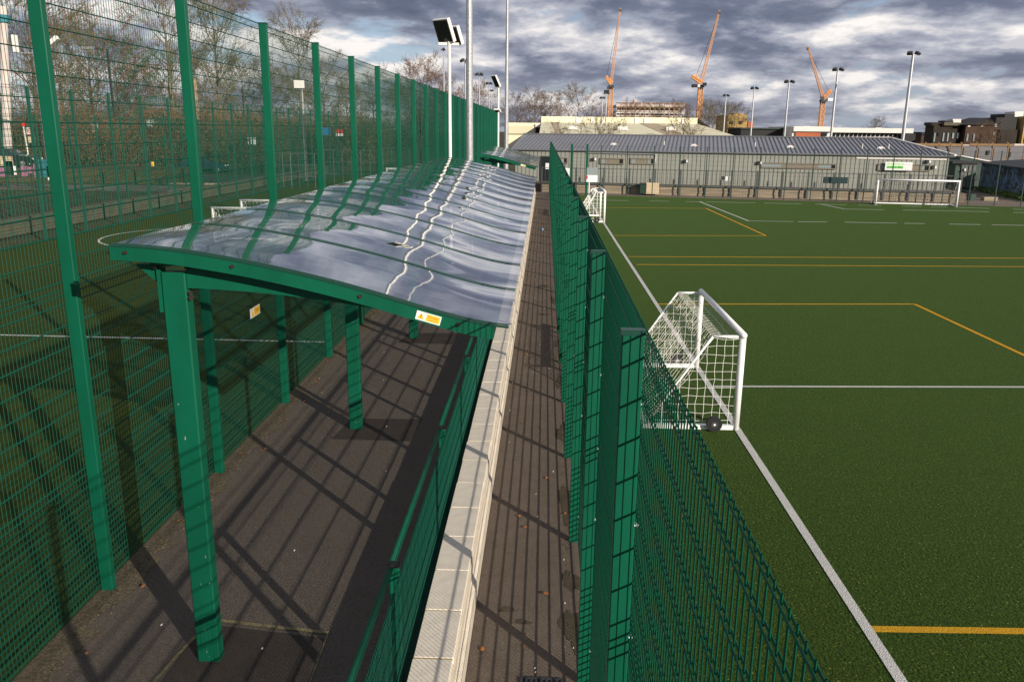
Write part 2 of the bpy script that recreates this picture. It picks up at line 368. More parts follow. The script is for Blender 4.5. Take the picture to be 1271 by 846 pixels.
def put(name, me, parent=None, loc=None):
    ob = bpy.data.objects.new(name, me); C.objects.link(ob)
    if parent: ob.parent = parent
    if loc is not None: ob.location = loc
    return ob
def tag(ob, label, cat, group=None):
    ob['label'] = label; ob['category'] = cat
    if group: ob['group'] = group
    return ob
def thing(name, label, cat, loc=(0, 0, 0), rz=0.0, group=None):
    e = bpy.data.objects.new(name, None); C.objects.link(e); e.location = loc; e.rotation_euler = (0, 0, rz); e.empty_display_size = 0.2
    return tag(e, label, cat, group)
def struct(name, mb, m):
    ob = mb.build(name, m); ob['kind'] = 'structure'; return ob
def stuff(ob): ob['kind'] = 'stuff'; return ob
def dup(root, loc, rz=None, label=None, sc=None):
    kids = {}
    for ob in C.objects:
        if ob.parent: kids.setdefault(ob.parent.name, []).append(ob)
    def cp(x, par):
        c = x.copy(); C.objects.link(c)
        if par: c.parent = par
        for k in kids.get(x.name, []): cp(k, c)
        return c
    r = cp(root, None); r.location = loc
    if rz is not None: r.rotation_euler = (0, 0, rz)
    if label: r['label'] = label
    if sc: r.scale = (sc, sc, sc)
    return r
def text_mesh(body, size):
    cu = bpy.data.curves.new('text', 'FONT'); cu.body = body; cu.size = size; cu.align_x = 'CENTER'; cu.align_y = 'CENTER'; cu.resolution_u = 2
    ob = bpy.data.objects.new('text', cu); C.objects.link(ob)
    dg = bpy.context.evaluated_depsgraph_get(); me = bpy.data.meshes.new_from_object(ob.evaluated_get(dg))
    bpy.data.objects.remove(ob); return me
def lettering(body, size, m, parent, loc, rot, name='lettering'):
    me = text_mesh(body, size); me.materials.clear(); me.materials.append(MT[m])
    ob = put(name, me, parent, loc); ob.rotation_euler = rot; return ob

# ------------------------------------------------------------------ setting: grounds
def poly(name, pts, z, m): return struct(name, MB().add([(p[0], p[1], z) for p in pts], [tuple(range(len(pts)))]), m)
poly('ground', [(-900, -300), (900, -300), (900, 1500), (-900, 1500)], -0.06, 'terrain')
PE0, PE1 = Vector((4.85, 59.4)), Vector((26.6, 55.5))          # the far edge of the pitch
EV = (PE1 - PE0).normalized(); NV = Vector((-EV.y, EV.x)); EANG = math.atan2(EV.y, EV.x)
def pe(s, t=0.0): q = PE0 + EV * s + NV * t; return (q.x, q.y)
poly('pitch', [(0.47, -60), (75, -60), (75, pe(72)[1]), pe(-4.3)], 0.0, 'turf')
poly('practice_pitch', [(-20.2, -30), (-4.36, -30), (-4.36, 90), (-20.2, 90)], 0.0, 'turf_old')
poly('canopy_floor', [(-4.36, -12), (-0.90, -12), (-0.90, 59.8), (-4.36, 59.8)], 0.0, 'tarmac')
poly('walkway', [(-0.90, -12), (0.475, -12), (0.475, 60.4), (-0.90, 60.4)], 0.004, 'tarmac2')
poly('apron', [pe(-12), pe(75), pe(75, 20), pe(-12, 20)], -0.012, 'paving')

def strip(name, pts, w, z, m):
    mb = MB(); L, Rr = [], []
    for i, p in enumerate(pts):
        a = Vector(pts[max(i - 1, 0)][:2]); b = Vector(pts[min(i + 1, len(pts) - 1)][:2]); d = (b - a).normalized(); n = Vector((-d.y, d.x)) * w / 2
        L.append((p[0] + n.x, p[1] + n.y, z)); Rr.append((p[0] - n.x, p[1] - n.y, z))
    for i in range(len(pts) - 1): mb.quad(L[i], L[i + 1], Rr[i + 1], Rr[i])
    return struct(name, mb, m)
def worn(name, pts, w, z, m, seed):
    rr = random.Random(seed); P = [Vector(p[:2]) for p in pts]
    for a, b in zip(P, P[1:]):
        L = (b - a).length; q = 0.0
        while q < L:
            e = min(L, q + rr.uniform(1.0, 3.2)); strip(name, [tuple(a + (b - a) * (q / L)), tuple(a + (b - a) * (e / L))], w, z, m); q = e + rr.uniform(.3, 1.4)
g2 = lambda u, v: tuple(gd(u, v)[:2])
def ext(p, q, k):
    p, q = Vector(p), Vector(q); return tuple(p + (q - p) * k)
strip('touchline', [(3.13, -20), (3.11, 6.16), (3.03, 34.0), (3.0, 55.5)], 0.105, 0.008, 'line_white')
a, b = g2(1083, 780.3), g2(1271, 783); strip('yellow_near_line', [a, ext(a, b, 9)], 0.10, 0.004, 'line_yellow')
a, b = g2(888, 479.4), g2(1271, 480.2); strip('white_cross_line', [(3.15, a[1]), a, ext(a, b, 5)], 0.085, 0.004, 'line_white')
strip('yellow_box_line', [(3.1, 21.75), g2(1135, 377.4)], 0.105, 0.004, 'line_yellow')
strip('yellow_box_side', [g2(1135, 377.4), (10.19, 16.0), (10.2, 9.0)], 0.105, 0.0055, 'line_yellow')
a, b = g2(780, 318.5), g2(1271, 320.5); strip('yellow_half_line', [a, ext(a, b, 3)], 0.11, 0.004, 'line_yellow')
a, b = g2(790, 328.3), g2(1271, 331); strip('yellow_second_line', [a, ext(a, b, 3)], 0.11, 0.004, 'line_yellow')
strip('yellow_far_line', [g2(762, 292.3), g2(950.8, 292.6)], 0.12, 0.004, 'line_yellow')
strip('yellow_far_side', [g2(950.8, 292.6), g2(876.4, 258.7)], 0.11, 0.0055, 'line_yellow')
strip('yellow_back_line', [g2(876.4, 258.7), g2(750, 257.6)], 0.13, 0.004, 'line_yellow')
strip('white_area_side', [g2(868, 250.3), g2(929.3, 274.3)], 0.11, 0.0065, 'line_white')
strip('white_area_line', [g2(929.3, 274.3), g2(985, 275)], 0.11, 0.004, 'line_white')
worn('white_area_line', [g2(990, 275.1), g2(1055, 275.9), g2(1271, 279.8)], 0.14, 0.004, 'line_white', 3)
strip('white_goal_area_side', [g2(1018, 253.3), g2(1048, 259.5)], 0.11, 0.0065, 'line_white')
worn('white_goal_area_line', [g2(1048, 259.5), g2(1170, 261.5), g2(1271, 264)], 0.14, 0.004, 'line_white', 5)
worn('goal_line', [g2(752, 248.6), g2(876, 250.6), g2(1065, 254.5), g2(1187, 257.4), g2(1271, 260)], 0.14, 0.004, 'line_white', 8)
strip('practice_line', [(-19.5, 17.15), (-4.6, 17.05)], 0.085, 0.004, 'line_white')
strip('practice_arc', [(-14.8 + 3.4 * math.cos(R(t)), 33.8 + 3.4 * math.sin(R(t))) for t in range(60, 305, 10)], 0.10, 0.004, 'line_white')

# patched squares and mossy joints on the canopy floor
for i in range(3):
    y = 11.4 + 5.72 * i
    struct('floor_patch', MB().add([(-3.1, y, 0.004), (-1.92, y - 0.02, 0.004), (-1.88, y + 0.95, 0.004), (-3.0, y + 0.9, 0.004)], [(0, 1, 2, 3)]), 'patch')
struct('floor_patch', MB().add([(-3.15, 4.2, 0.004), (-1.9, 4.2, 0.004), (-1.92, 6.5, 0.004), (-3.1, 6.66, 0.004)], [(0, 1, 2, 3)]), 'patch')
strip('mossy_joint', [(-3.2, 5.6), (-3.12, 6.3), (-3.05, 6.66)], 0.035, 0.008, 'moss')
strip('mossy_joint', [(-3.0, 6.72), (-2.4, 6.64), (-1.9, 6.58)], 0.045, 0.009, 'moss')
strip('mossy_joint', [(-1.9, 6.55), (-1.86, 5.4)], 0.012, 0.009, 'moss')
def blob(name, cx, cy, rx, ry, z, m, seed, n=40):
    rr = random.Random(seed); p = [rr.uniform(0, 6.28) for _ in range(4)]
    def k(a): return .78 + .16 * math.sin(2 * a + p[0]) + .12 * math.sin(3 * a + p[1]) + .07 * math.sin(7 * a + p[2]) + .05 * math.sin(13 * a + p[3])
    return struct(name, MB().add([(min(.47, cx + rx * math.cos(2 * math.pi * i / n) * k(2 * math.pi * i / n)), cy + ry * math.sin(2 * math.pi * i / n) * k(2 * math.pi * i / n), z) for i in range(n)], [tuple(range(n))]), m)
for k, (x, y, rx, ry) in enumerate([(0.36, 6.75, .14, .42), (0.37, 7.6, .12, .25), (0.36, 9.4, .13, .6), (0.36, 11.9, .12, .5), (0.37, 14.4, .10, .6), (0.37, 17.3, .10, .5), (-0.28, 7.05, .10, .05), (-0.12, 6.85, .08, .06), (0.05, 20.2, .2, .12), (0.0, 24.0, .2, .3), (0.31, 22.0, .1, .6)]):
    blob('damp_patch', x, y, rx, ry, 0.0085, 'damp', 40 + k)
# fallen leaves and scraps
mb = MB(); rr = random.Random(5)
for k in range(150):
    x, y = rr.uniform(-0.6, 0.38), rr.uniform(4, 50)
    if k < 60: y = rr.gauss(36, 4); x = rr.uniform(-0.3, 0.38)
    if k > 125: x, y = rr.uniform(-4.25, -3.9), rr.uniform(4.5, 25)
    s_ = rr.uniform(.02, .045); t = rr.uniform(0, 6)
    mb.quad(*[(x + s_ * math.cos(t + q * 1.57) * (1 if q % 2 else .6), y + s_ * math.sin(t + q * 1.57), 0.018 + rr.uniform(0, .018)) for q in range(4)])
lv = stuff(mb.build('fallen_leaves', 'leaf')); tag(lv, 'orange dead leaves scattered along the tarmac walkway', 'leaves')
mb = MB(); rr = random.Random(9)
for k in range(46):
    x, y = (rr.uniform(-0.6, 0.38), rr.uniform(5, 32)) if k < 30 else (rr.uniform(-4, -2), rr.uniform(6, 18))
    s_ = rr.uniform(.005, .012); mb.box(x, x + s_, y, y + s_ * 1.6, 0.004, 0.012)
lv = stuff(mb.build('litter_scraps', 'white')); tag(lv, 'tiny pale scraps of litter dotted over the walkway', 'litter')
tag(MB().box(-0.06, 0.0, 38.0, 38.14, 0.004, 0.10).build('litter_box', mat('light_blue', (0.25, 0.45, 0.75), 0.6)), 'small light blue carton dropped on the far walkway', 'litter')
mb = MB(); rr = random.Random(19)
for k in range(900):
    x, y = -4.24 + abs(rr.gauss(0, .10)), rr.uniform(4, 26) if k > 300 else rr.uniform(4, 11)
    if k % 4 == 0: x = .36 - abs(rr.gauss(0, .05)); y = rr.uniform(5, 24)
    s_ = rr.uniform(.006, .018); a_ = rr.uniform(0, 3); c_, d_ = s_ * math.cos(a_), s_ * math.sin(a_)
    mb.add([(x - c_, y - d_, .002), (x + d_, y - c_, .002), (x + c_, y + d_, .002), (x - d_, y + c_, .002), (x, y, .004 + s_ * .8)], [(0, 1, 4), (1, 2, 4), (2, 3, 4), (3, 0, 4)])
tag(stuff(mb.build('loose_gravel', 'dirt')), 'loose gravel and grit gathered along the foot of the fences', 'gravel')
mb = MB(); y = 3.0; P = []
while y < 40: P.append((-4.30 + rr.uniform(.10, .34), y)); y += rr.uniform(.08, .3)
for (xa, ya), (xb, yb) in zip(P, P[1:]): mb.quad((-4.34, ya, .0055), (xa, ya, .0055), (xb, yb, .0055), (-4.34, yb, .0055))
struct('dirt_strip', mb, 'dirt')
t = thing('drain_grate', 'dark metal drain grate set in the near walkway', 'drain grate', (0.06, 5.88, 0))
MB().box(-.16, .16, -.13, .13, 0.005, 0.012).build('pit', 'black', t)
f = MB().box(-.18, .18, -.15, -.13, 0.005, 0.02).box(-.18, .18, .13, .15, 0.005, 0.02).box(-.18, -.16, -.13, .13, 0.005, 0.02).box(.16, .18, -.13, .13, 0.005, 0.02)
f.build('frame', 'dark', t)
for i in range(7): MB().box(-.14 + i * .043, -.12 + i * .043, -.13, .13, 0.012, 0.019).build('bar', 'dark', t)

# ------------------------------------------------------------------ mesh fences
def panel_mesh(name, L, H, dense_to, joints, m, off=0.0, r_v=0.0028, r_h=0.0042, dv=0.05, dh=0.2, dd=0.0667):
    """welded mesh panel along +x, from z=0.04 to H; a horizontal wire on both sides of the verticals"""
    mb = MB(); n = int(round(L / dv))
    for i in range(n + 1): mb.wire((i * L / n, off, 0.03), (i * L / n, off, H + 0.02), r_v)
    zs = [0.05]
    while zs[-1] < dense_to: zs.append(zs[-1] + dd)
    while zs[-1] + dh < H - 0.02: zs.append(zs[-1] + dh)
    zs.append(H)
    for j in joints: zs += [j, j + 0.045]
    for z in zs:
        for s in (-1, 1): mb.wire((0, off + s * (r_v + r_h), z), (L, off + s * (r_v + r_h), z), r_h)
    return mb.mesh(name, m)
def fence(name, label, A, B, n, H, pw, pd, side, dense, joints, group=None, m='wire', pm='green', ph=None, cap=True, **kw):
    A, B = Vector(A), Vector(B); d = B - A; L = d.length / n
    t = thing(name, label, 'fence', (A.x, A.y, 0), math.atan2(d.y, d.x), group)
    ph = ph or H
    pmesh = MB().bbox(-pw / 2, pw / 2, -pd / 2, pd / 2, 0, ph, 0.006).mesh('post', pm)
    cmesh = MB().box(-pw / 2 - .004, pw / 2 + .004, -pd / 2 - .004, pd / 2 + .004, ph - .012, ph + .012).mesh('post_cap', 'seam')
    bmesh_ = MB()
    z = 0.3
    while z < ph:
        bmesh_.tube((pw * .30, side * pd / 2, z), (pw * .30, side * (pd / 2 + .022), z), 0.014, 0.010, 6); z += 0.6
    bm_ = bmesh_.mesh('fixing', 'galv')
    pn = panel_mesh('mesh_panel', L, H, dense, joints, m, off=side * (pd / 2 + 0.008), **kw)
    for i in range(n + 1):
        p = put('post', pmesh, t, (i * L, 0, 0))
        if cap: put('post_cap', cmesh, p)
        if cap: stuff(put('fixing', bm_, p))
        if i < n: stuff(put('mesh_panel', pn, t, (i * L, 0, 0)))
    return t
# the tall fence on the left of the canopy; its posts stand on this side of the mesh
LF = fence('mesh_fence', 'tall green mesh fence with square posts along the left side of the canopy', (-4.28, -1.50), (-4.28, 76.8), 27, 6.0, 0.075, 0.12, 1, 1.3, [3.0])
# the fence between walkway and pitch; its mesh is on the pitch side
RF = fence('mesh_fence', 'green mesh fence between the walkway and the grass pitch, seen end on from above', (0.405, -13.6), (0.405, 62.35), 31, 3.64, 0.04, 0.10, -1, 0.9, [2.1], m='wire_dark', r_v=.0029, r_h=.0036, dh=.186, dd=.0625)

# ------------------------------------------------------------------ coping wall and railing
t = thing('low_wall', 'long low cream wall with stone coping slabs between canopy and walkway', 'wall', (-0.78, 0, 0))
MB().box(-.15, .15, -3, 59, 0, .44).build('wall_body', 'wall', t)
MB().prism([(.15, -3, 0), (.195, -3, 0), (.195, -3, .20), (.15, -3, .26)], (0, 62, 0)).build('plinth', 'wall', t)
rr = random.Random(3)
sl = [MB().bbox(-.175, .14, 0.006, .654, .44, .495, .008).mesh('coping_slab', 'coping') for _ in range(1)]
mj = MB().box(-.172, .137, -.006, .006, .44, .4905).mesh('mortar_joint', 'mortar')
for i in range(95):
    y = -3 + i * .66
    ob = put('coping_slab', sl[0], t, (rr.uniform(-.004, .004), y, rr.uniform(-.003, .003)))
    put('mortar_joint', mj, t, (0, y, 0))
t = thing('railing', 'low green mesh railing with a round top rail beside the coping wall', 'railing', (-1.07, 2.58, 0))
pm = MB().bbox(-.04, .04, -.025, .025, 0, 1.31).mesh('post', 'green'); cm = MB().box(-.046, .046, -.03, .03, 1.31, 1.335).mesh('post_cap', 'black')
pn = panel_mesh('mesh_panel', 2.95, 1.24, 0.1, [], 'wire', r_v=0.003, r_h=0.004, dv=.04)
rl = MB().tube((0, .0, 1.295), (0, 2.95, 1.295), .026, n=10).mesh('top_rail', 'green', True)
for i in range(8):
    p = put('post', pm, t, (0, i * 2.95, 0)); put('post_cap', cm, p)
    if i < 7:
        q = stuff(put('mesh_panel', pn, t, (0.045, i * 2.95, 0))); q.rotation_euler = (0, 0, R(90))
        put('top_rail', rl, t, (-.03, i * 2.95, 0))

# ------------------------------------------------------------------ the canopies
PROF = [(-3.22, 3.640), (-2.85, 3.625), (-2.55, 3.585), (-2.24, 3.535), (-2.0, 3.49), (-1.64, 3.41), (-1.4, 3.352), (-1.04, 3.25), (-0.8, 3.175), (-0.36, 3.075), (-0.245, 3.064)]
def prof(x):
    for (x0, z0), (x1, z1) in zip(PROF, PROF[1:]):
        if x <= x1: return z0 + (z1 - z0) * (x - x0) / (x1 - x0)
    return PROF[-1][1]
def sprof(x): return sum(prof(min(max(x + d, -3.22), -.245)) for d in (-.2, -.1, 0, .1, .2)) / 5
def canopy(label, y0, nb, bay, xl, xr, posts, px, sticker):
    t = thing('canopy', label, 'canopy', (0, y0, 0)); L = nb * bay
    xs = [xl + (xr - xl) * i / 40 for i in range(41)]; xf = [x for x in xs if x <= -.36] + [-.36]
    rr = random.Random(int(y0 * 10))
    # clear curved sheets, one to a bay, each a little dished
    for b in range(nb):
        ph = [rr.uniform(0, 6.28) for _ in range(6)]; am = rr.uniform(.75, 1.25)
        vs, fs = [], []; ny = 14
        for j in range(ny + 1):
            y = b * bay + bay * j / ny; fy = j / ny
            for x in xs:
                w = math.sin(math.pi * fy)
                z = .0042 * am * w * w + .0040 * w * math.sin(1.9 * x + ph[0]) + .0018 * w * math.sin(4.6 * x + ph[1] + 2 * fy)
                vs.append((x, y, sprof(x) + z))
        n = len(xs)
        for j in range(ny):
            for i in range(n - 1): fs.append((j * n + i, j * n + i + 1, (j + 1) * n + i + 1, (j + 1) * n + i))
        mb = MB(); mb.add(vs, fs); mb.build('roof_panel', 'sheet', t, smooth=True)
    # glazing bars over the joints, rafters and purlins under the sheets
    gb = MB(); rf = MB()
    for i in range(len(xs) - 1):
        a_, b_ = xs[i], xs[i + 1]
        gb.prism([(a_, -.013, sprof(a_) + .003), (b_, -.013, sprof(b_) + .003), (b_, -.013, sprof(b_) + .010), (a_, -.013, sprof(a_) + .010)], (0, .026, 0))
    for i in range(len(xf) - 1):
        a_, b_ = xf[i], xf[i + 1]
        rf.prism([(a_, -.02, sprof(a_) - .065), (b_, -.02, sprof(b_) - .065), (b_, -.02, sprof(b_) - .006), (a_, -.02, sprof(a_) - .006)], (0, .04, 0))
    gm = gb.mesh('glazing_bar', 'seam'); rm = rf.mesh('rafter', 'green')
    for b in range(nb + 1):
        put('glazing_bar', gm, t, (0, b * bay, 0))
        if 0 < b < nb: put('rafter', rm, t, (0, b * bay, 0))
    # end beams
    fb = MB()
    for i in range(len(xf) - 1):
        a_, b_ = xf[i], xf[i + 1]
        fb.prism([(a_, -.04, sprof(a_) - .112), (b_, -.04, sprof(b_) - .112), (b_, -.04, sprof(b_) - .012), (a_, -.04, sprof(a_) - .012)], (0, .05, 0))
    fm = fb.mesh('end_beam', 'green')
    for y in (0, L + .03):
        e = put('end_beam', fm, t, (0, y, 0))
        bm = MB()
        for x in (-3.1, -2.30, -1.35, -.62): bm.tube((x, -.058, sprof(x) - .05), (x, -.036, sprof(x) - .05), .014, .016, 8)
        put('bolt', bm.mesh('bolt', 'bolt'), e)
    ed = MB()
    for i in range(len(xs) - 1):
        a_, b_ = xs[i], xs[i + 1]
        ed.prism([(a_, -.046, sprof(a_) - .010), (b_, -.046, sprof(b_) - .010), (b_, -.046, sprof(b_) + .006), (a_, -.046, sprof(a_) + .006)], (0, .012, 0))
    ed.build('edge_trim', 'seam', t)
    for x, w in ((xl + .03, .06), (-.40, .08)):
        MB().box(x - w / 2, x + w / 2, .02, L - .02, sprof(x) - .125, sprof(x) - .03).build('eaves_beam', 'green', t)
    for x in (-2.45, -1.60, -.98):
        MB().box(x - .02, x + .02, .02, L - .02, sprof(x) - .10, sprof(x) - .068).build('purlin', 'green', t)
    # posts with a tapering arm each
    for y in posts:
        y -= y0
        p = MB().bbox(px - .095, px + .095, y - .06, y + .06, 0, sprof(px) - .205, .010).build('post', 'green', t)
        rc_ = random.Random(int(y * 7)); cb = MB()
        for k in range(9):
            x_, z_ = px + rc_.uniform(-.08, .08), rc_.choice((rc_.uniform(.02, .25), rc_.uniform(.3, 2.4))); w_, h_ = rc_.uniform(.002, .006), rc_.uniform(.004, .03)
            if k == 0: x_, z_, w_, h_ = px - .02, 2.05, .006, .035
            cb.quad((x_ - w_, y - .0612, z_), (x_ + w_, y - .0612, z_ + .004), (x_ + w_ * .6, y - .0612, z_ + h_), (x_ - w_ * .4, y - .0612, z_ + h_ * .8))
        cb.build('paint_chips', 'galv', p)
        MB().box(px - .155, px + .155, y - .09, y + .06, sprof(px) - .148, sprof(px) - .128).build('top_plate', 'green', p)
        MB().box(px - .130, px - .100, y - .05, y + .05, sprof(px) - .52, sprof(px) - .15).build('side_plate', 'green', p)
        MB().prism([(px - .30, y - .02, sprof(px) - .150), (px - .135, y - .02, sprof(px) - .150), (px - .135, y - .02, sprof(px) - .30)], (0, .04, 0)).build('gusset', 'green', p)
        ar = MB(); q = [px + .10 + (-.95 - px - .10) * i / 14 for i in range(15)]
        for i in range(14):
            a_, b_ = q[i], q[i + 1]
            h0, h1 = (.19 * (1 - i / 14) + .004), (.19 * (1 - (i + 1) / 14) + .004)
            ar.prism([(a_, y - .045, sprof(a_) - .122 - h0), (b_, y - .045, sprof(b_) - .122 - h1), (b_, y - .045, sprof(b_) - .122), (a_, y - .045, sprof(a_) - .122)], (0, .09, 0))
        ar.build('arm', 'green', t)
        bm = MB()
        for dx in (-.12, .12): bm.tube((px + dx, y - .07, sprof(px) - .17), (px + dx, y - .07, sprof(px) - .105), .018, .018, 8)
        for dz in (.36, .40): bm.tube((px + .13, y - .075, sprof(px) - dz), (px + .13, y - .04, sprof(px) - dz), .016, .016, 8)
        bm.build('bolt', 'bolt', p)
    # white and yellow warning sticker on the end beam
    sx = sticker; rot = (R(90), math.atan2(sprof(sx - .1) - sprof(sx + .1), .2), 0)
    st = put('warning_sign', MB().box(-.095, .095, -.034, .034, 0, .003).mesh('warning_sign', 'white'), t, (sx, -.0415, sprof(sx) - .062)); st.rotation_euler = rot
    MB().box(-.015, .087, -.026, .026, .003, .0042).build('yellow_panel', 'yellow', st)
    MB().prism([(-.083, -.022, .003), (-.031, -.022, .003), (-.057, .024, .003)], (0, 0, .0012)).build('warning_triangle', 'yellow', st)
    MB().box(-.0595, -.0545, -.006, .012, .0042, .005).box(-.0595, -.0545, -.016, -.010, .0042, .005).build('exclamation_mark', 'black', st)
    wt = MB()
    lettering('Danger', .026, 'brick_orange', st, (.036, .009, .0047), (0, 0, 0))
    lettering('Fragile roof', .013, 'brick_orange', st, (.036, -.014, .0047), (0, 0, 0))
    return t
canopy('long curved green steel canopy with clear wavy roof sheets in the foreground', 6.0, 14, 1.43, -3.22, -.245, [6.17, 11.88, 17.6, 23.3], -2.83, -.845)
canopy('shorter second canopy with clear roof at the far end of the walkway', 33.0, 9, 1.4, -2.72, -.245, [33.3, 39.0, 44.7], -2.3, -.845)

# warning plate wired to the left fence
t = thing('warning_plate', 'small white and yellow warning plate on the left mesh fence under the canopy', 'sign', (-4.20, 11.62, 1.88), R(90))
MB().box(-.20, .20, -.003, .003, -.07, .07).build('plate', 'white', t)
MB().box(-.05, .185, -.006, -.003, -.056, .056).build('yellow_panel', 'yellow', t)
MB().prism([(-.18, -.003, -.05), (-.08, -.003, -.05), (-.13, -.003, .04)], (0, -.003, 0)).build('warning_triangle', 'yellow', t)
lettering('Danger', .055, 'brick_orange', t, (.07, -.0075, .015), (R(90), 0, 0))
t.rotation_euler = (0, 0, R(90))

# ------------------------------------------------------------------ goals
def goal(label, loc, rz, W, H, dt, db, netm, group, r=0.05, nr=0.0042, step=0.125, wheels=True, seed=1):
    """mouth from (0,0) to (0,W) facing +x; net behind towards -x"""
    t = thing('football_goal', label, 'goal', loc, rz, group); rr = random.Random(seed)
    for y in (0, W):
        MB().tube((0, y, 0), (0, y, H - .001), r, n=14).build('goalpost', 'white', t, smooth=True)
        MB().tube((-r, y, H - .03), (-dt, y, H - .03), r * .45, n=8).build('top_stay', 'white', t, smooth=True)
        MB().tube((-dt, y, H - .03), (-db, y, r * .7), r * .36, n=8).build('back_stay', 'white', t, smooth=True)
        MB().bar((-r, y, r * .75), (-db, y, r * .75), r * 1.5, r * 1.4).build('ground_bar', 'white', t)
        if wheels:
            s = -1 if y == 0 else 1
            w = thing_wheel(t, (-.36, y + s * .10, .12), s)
    MB().tube((0, -r, H), (0, W + r, H), r, n=14).build('crossbar', 'white', t, smooth=True)
    MB().bar((-db, -.04, r * .75), (-db, W + .04, r * .75), r * 1.5, r * 1.4).build('rear_ground_bar', 'white', t)
    nb = MB(); jit = lambda k: rr.uniform(-k, k)
    def line(pts):
        for p, q in zip(pts, pts[1:]): nb.tube(p, q, nr, nr, 3, False)
    zt = H - .05
    def back(a_, y):                                  # a_ 0..1 from top stay to ground, slack net
        sag = .10 * math.sin(math.pi * a_) * (0.6 + .4 * math.sin(3 * y + 1))
        return (-dt - (db - dt) * a_ + sag, y, zt - (zt - .06) * a_)
    BL = math.hypot(db - dt, zt); nbk = int(BL / step)
    ys = [W * i / round(W / step) for i in range(int(round(W / step)) + 1)]
    J = {}
    def bp(i, j):
        if (i, j) not in J:
            p = back(i / nbk, ys[j]); J[(i, j)] = (p[0] + jit(.015), p[1] + jit(.015), p[2] + jit(.012))
        return J[(i, j)]
    for i in range(nbk + 1): line([bp(i, j) for j in range(len(ys))])
    for j in range(len(ys)): line([bp(i, j) for i in range(nbk + 1)])
    nt_ = max(2, int(dt / step))
    for i in range(nt_ + 1): line([(-dt * i / nt_, y, zt - .02 * math.sin(math.pi * i / nt_) + jit(.012)) for y in ys])
    for y in ys: line([(-dt * i / nt_, y + jit(.01), zt - .03 * math.sin(math.pi * i / nt_)) for i in range(nt_ + 1)])
    nx = int(db / step); nz = int(zt / step)
    for y in (0, W):
        zm = lambda x: zt if x > -dt else zt * (db + x) / (db - dt)
        xm = lambda z: -dt - (db - dt) * (1 - z / zt)
        K = {}
        def sp(i, k):
            if (i, k) not in K: K[(i, k)] = (-db * i / nx + jit(.012), y + jit(.012), max(.05, zt * k / nz + jit(.014)))
            return K[(i, k)]
        for i in range(nx + 1): line([sp(i, k) for k in range(nz + 1) if zt * k / nz <= zm(-db * i / nx) + .06])
        for k in range(nz + 1): line([sp(i, k) for i in range(nx + 1) if -db * i / nx >= xm(zt * k / nz) - .06])
    stuff(nb.build('net', netm, t))
    return t
def thing_wheel(par, loc, s):
    w = MB().tube((0, -.035, 0), (0, .035, 0), .12, n=20).build('wheel', 'black', par, loc)
    MB().tube((0, -.039, 0), (0, .039, 0), .055, n=10).build('rim', 'dark', w)
    MB().tube((0, -.046, 0), (0, .046, 0), .018, n=8).build('axle', 'white', w)
    return w
GG = 'white portable football goals on the pitches'
goal('near white portable goal with wheels and a sagging net on the touchline', (3.06, 12.22, 0), 0, 3.45, 1.52, .45, 1.42, 'net', GG, nr=.0032, seed=2)
goal('white portable goal with net at the far corner of the touchline', (3.04, 41.8, 0), 0, 3.1, 1.52, .45, 1.3, 'net', GG, r=.06, nr=.008, step=.17, seed=3)
goal('wide white goal with dark net in front of the grey building', (21.5, 54.75, 0), R(-90) + EANG, 4.82, 1.62, .4, 1.35, 'net_dark', GG, r=.055, nr=.009, step=.16, seed=4)
goal('white goal partly hidden behind the canopy roof on the left pitch', (-12.98, 32, 0), R(-90), 3.5, 1.40, .45, 1.3, 'net', GG, nr=.007, step=.18, seed=5)
goal('second white goal on the left pitch, just behind the nearer one', (-13.3, 36, 0), R(-90), 3.4, 1.36, .45, 1.3, 'net', GG, nr=.007, step=.18, seed=6)

# ------------------------------------------------------------------ floodlights and lamp columns
def head(par, loc, w, h, d, tilt, rz, pane='lamp_glass', shell='lamp_white'):
    hd = MB().box(-w / 2, w / 2, -d / 2, d / 2, -h / 2, h / 2).build('lamp_head', shell, par, loc)
    MB().box(-w / 2 + .03, w / 2 - .03, -d / 2 - .006, -d / 2, -h / 2 + .03, h / 2 - .03).build('lens', pane, hd)
    hd.rotation_euler = (tilt, 0, rz); return hd
def column(name, label, base, top_z, r0, r1, m, group=None, segs=3):
    t = thing(name, label, 'floodlight' if 'flood' in name else 'pole', base, 0, group)
    mb = MB(); z = top_z - base[2]
    for i in range(segs):
        ra, rb = r0 + (r1 - r0) * i / segs, r0 + (r1 - r0) * (i + 1) / segs
        mb.tube((0, 0, z * i / segs), (0, 0, z * (i + 1) / segs), ra, rb, 14, i in (0, segs - 1))
    mb.build('column', m, t, smooth=False)
    MB().tube((0, 0, 0), (0, 0, .03), r0 * 2.0, n=12).build('base_plate', 'galv', t)
    return t, z
FL = 'floodlights around the pitches'
t, z = column('floodlight', 'white floodlight column with two tilted rectangular heads beside the canopy', (-3.16, 28.0, 0), 7.25, .062, .050, 'lamp_white', FL)
MB().bar((-.35, 0, z - .1), (.30, .1, z - .1), .08, .08).build('cross_arm', 'lamp_white', t)
head(t, (-.16, -.02, z + .30), .68, .74, .13, R(24), R(-38))
head(t, (.10, .45, z + .20), .60, .60, .13, R(24), R(-38))
t, z = column('lamp_column', 'thick galvanised column rising out of the picture behind the canopy', (-2.61, 29.15, 0), 15.0, .135, .085, 'galv', segs=4)
t, z = column('lamp_column', 'slimmer galvanised column rising out of the picture behind the second canopy', (-2.30, 50.0, 0), 17.0, .155, .035, 'galv', segs=4)
t, z = column('floodlight', 'slim white floodlight column with one tilted dark head near the thin tall column', (-2.78, 50.0, 0), 7.1, .06, .05, 'lamp_white', FL)
head(t, (-.15, -.05, z + .10), .50, .70, .10, R(28), R(-55))
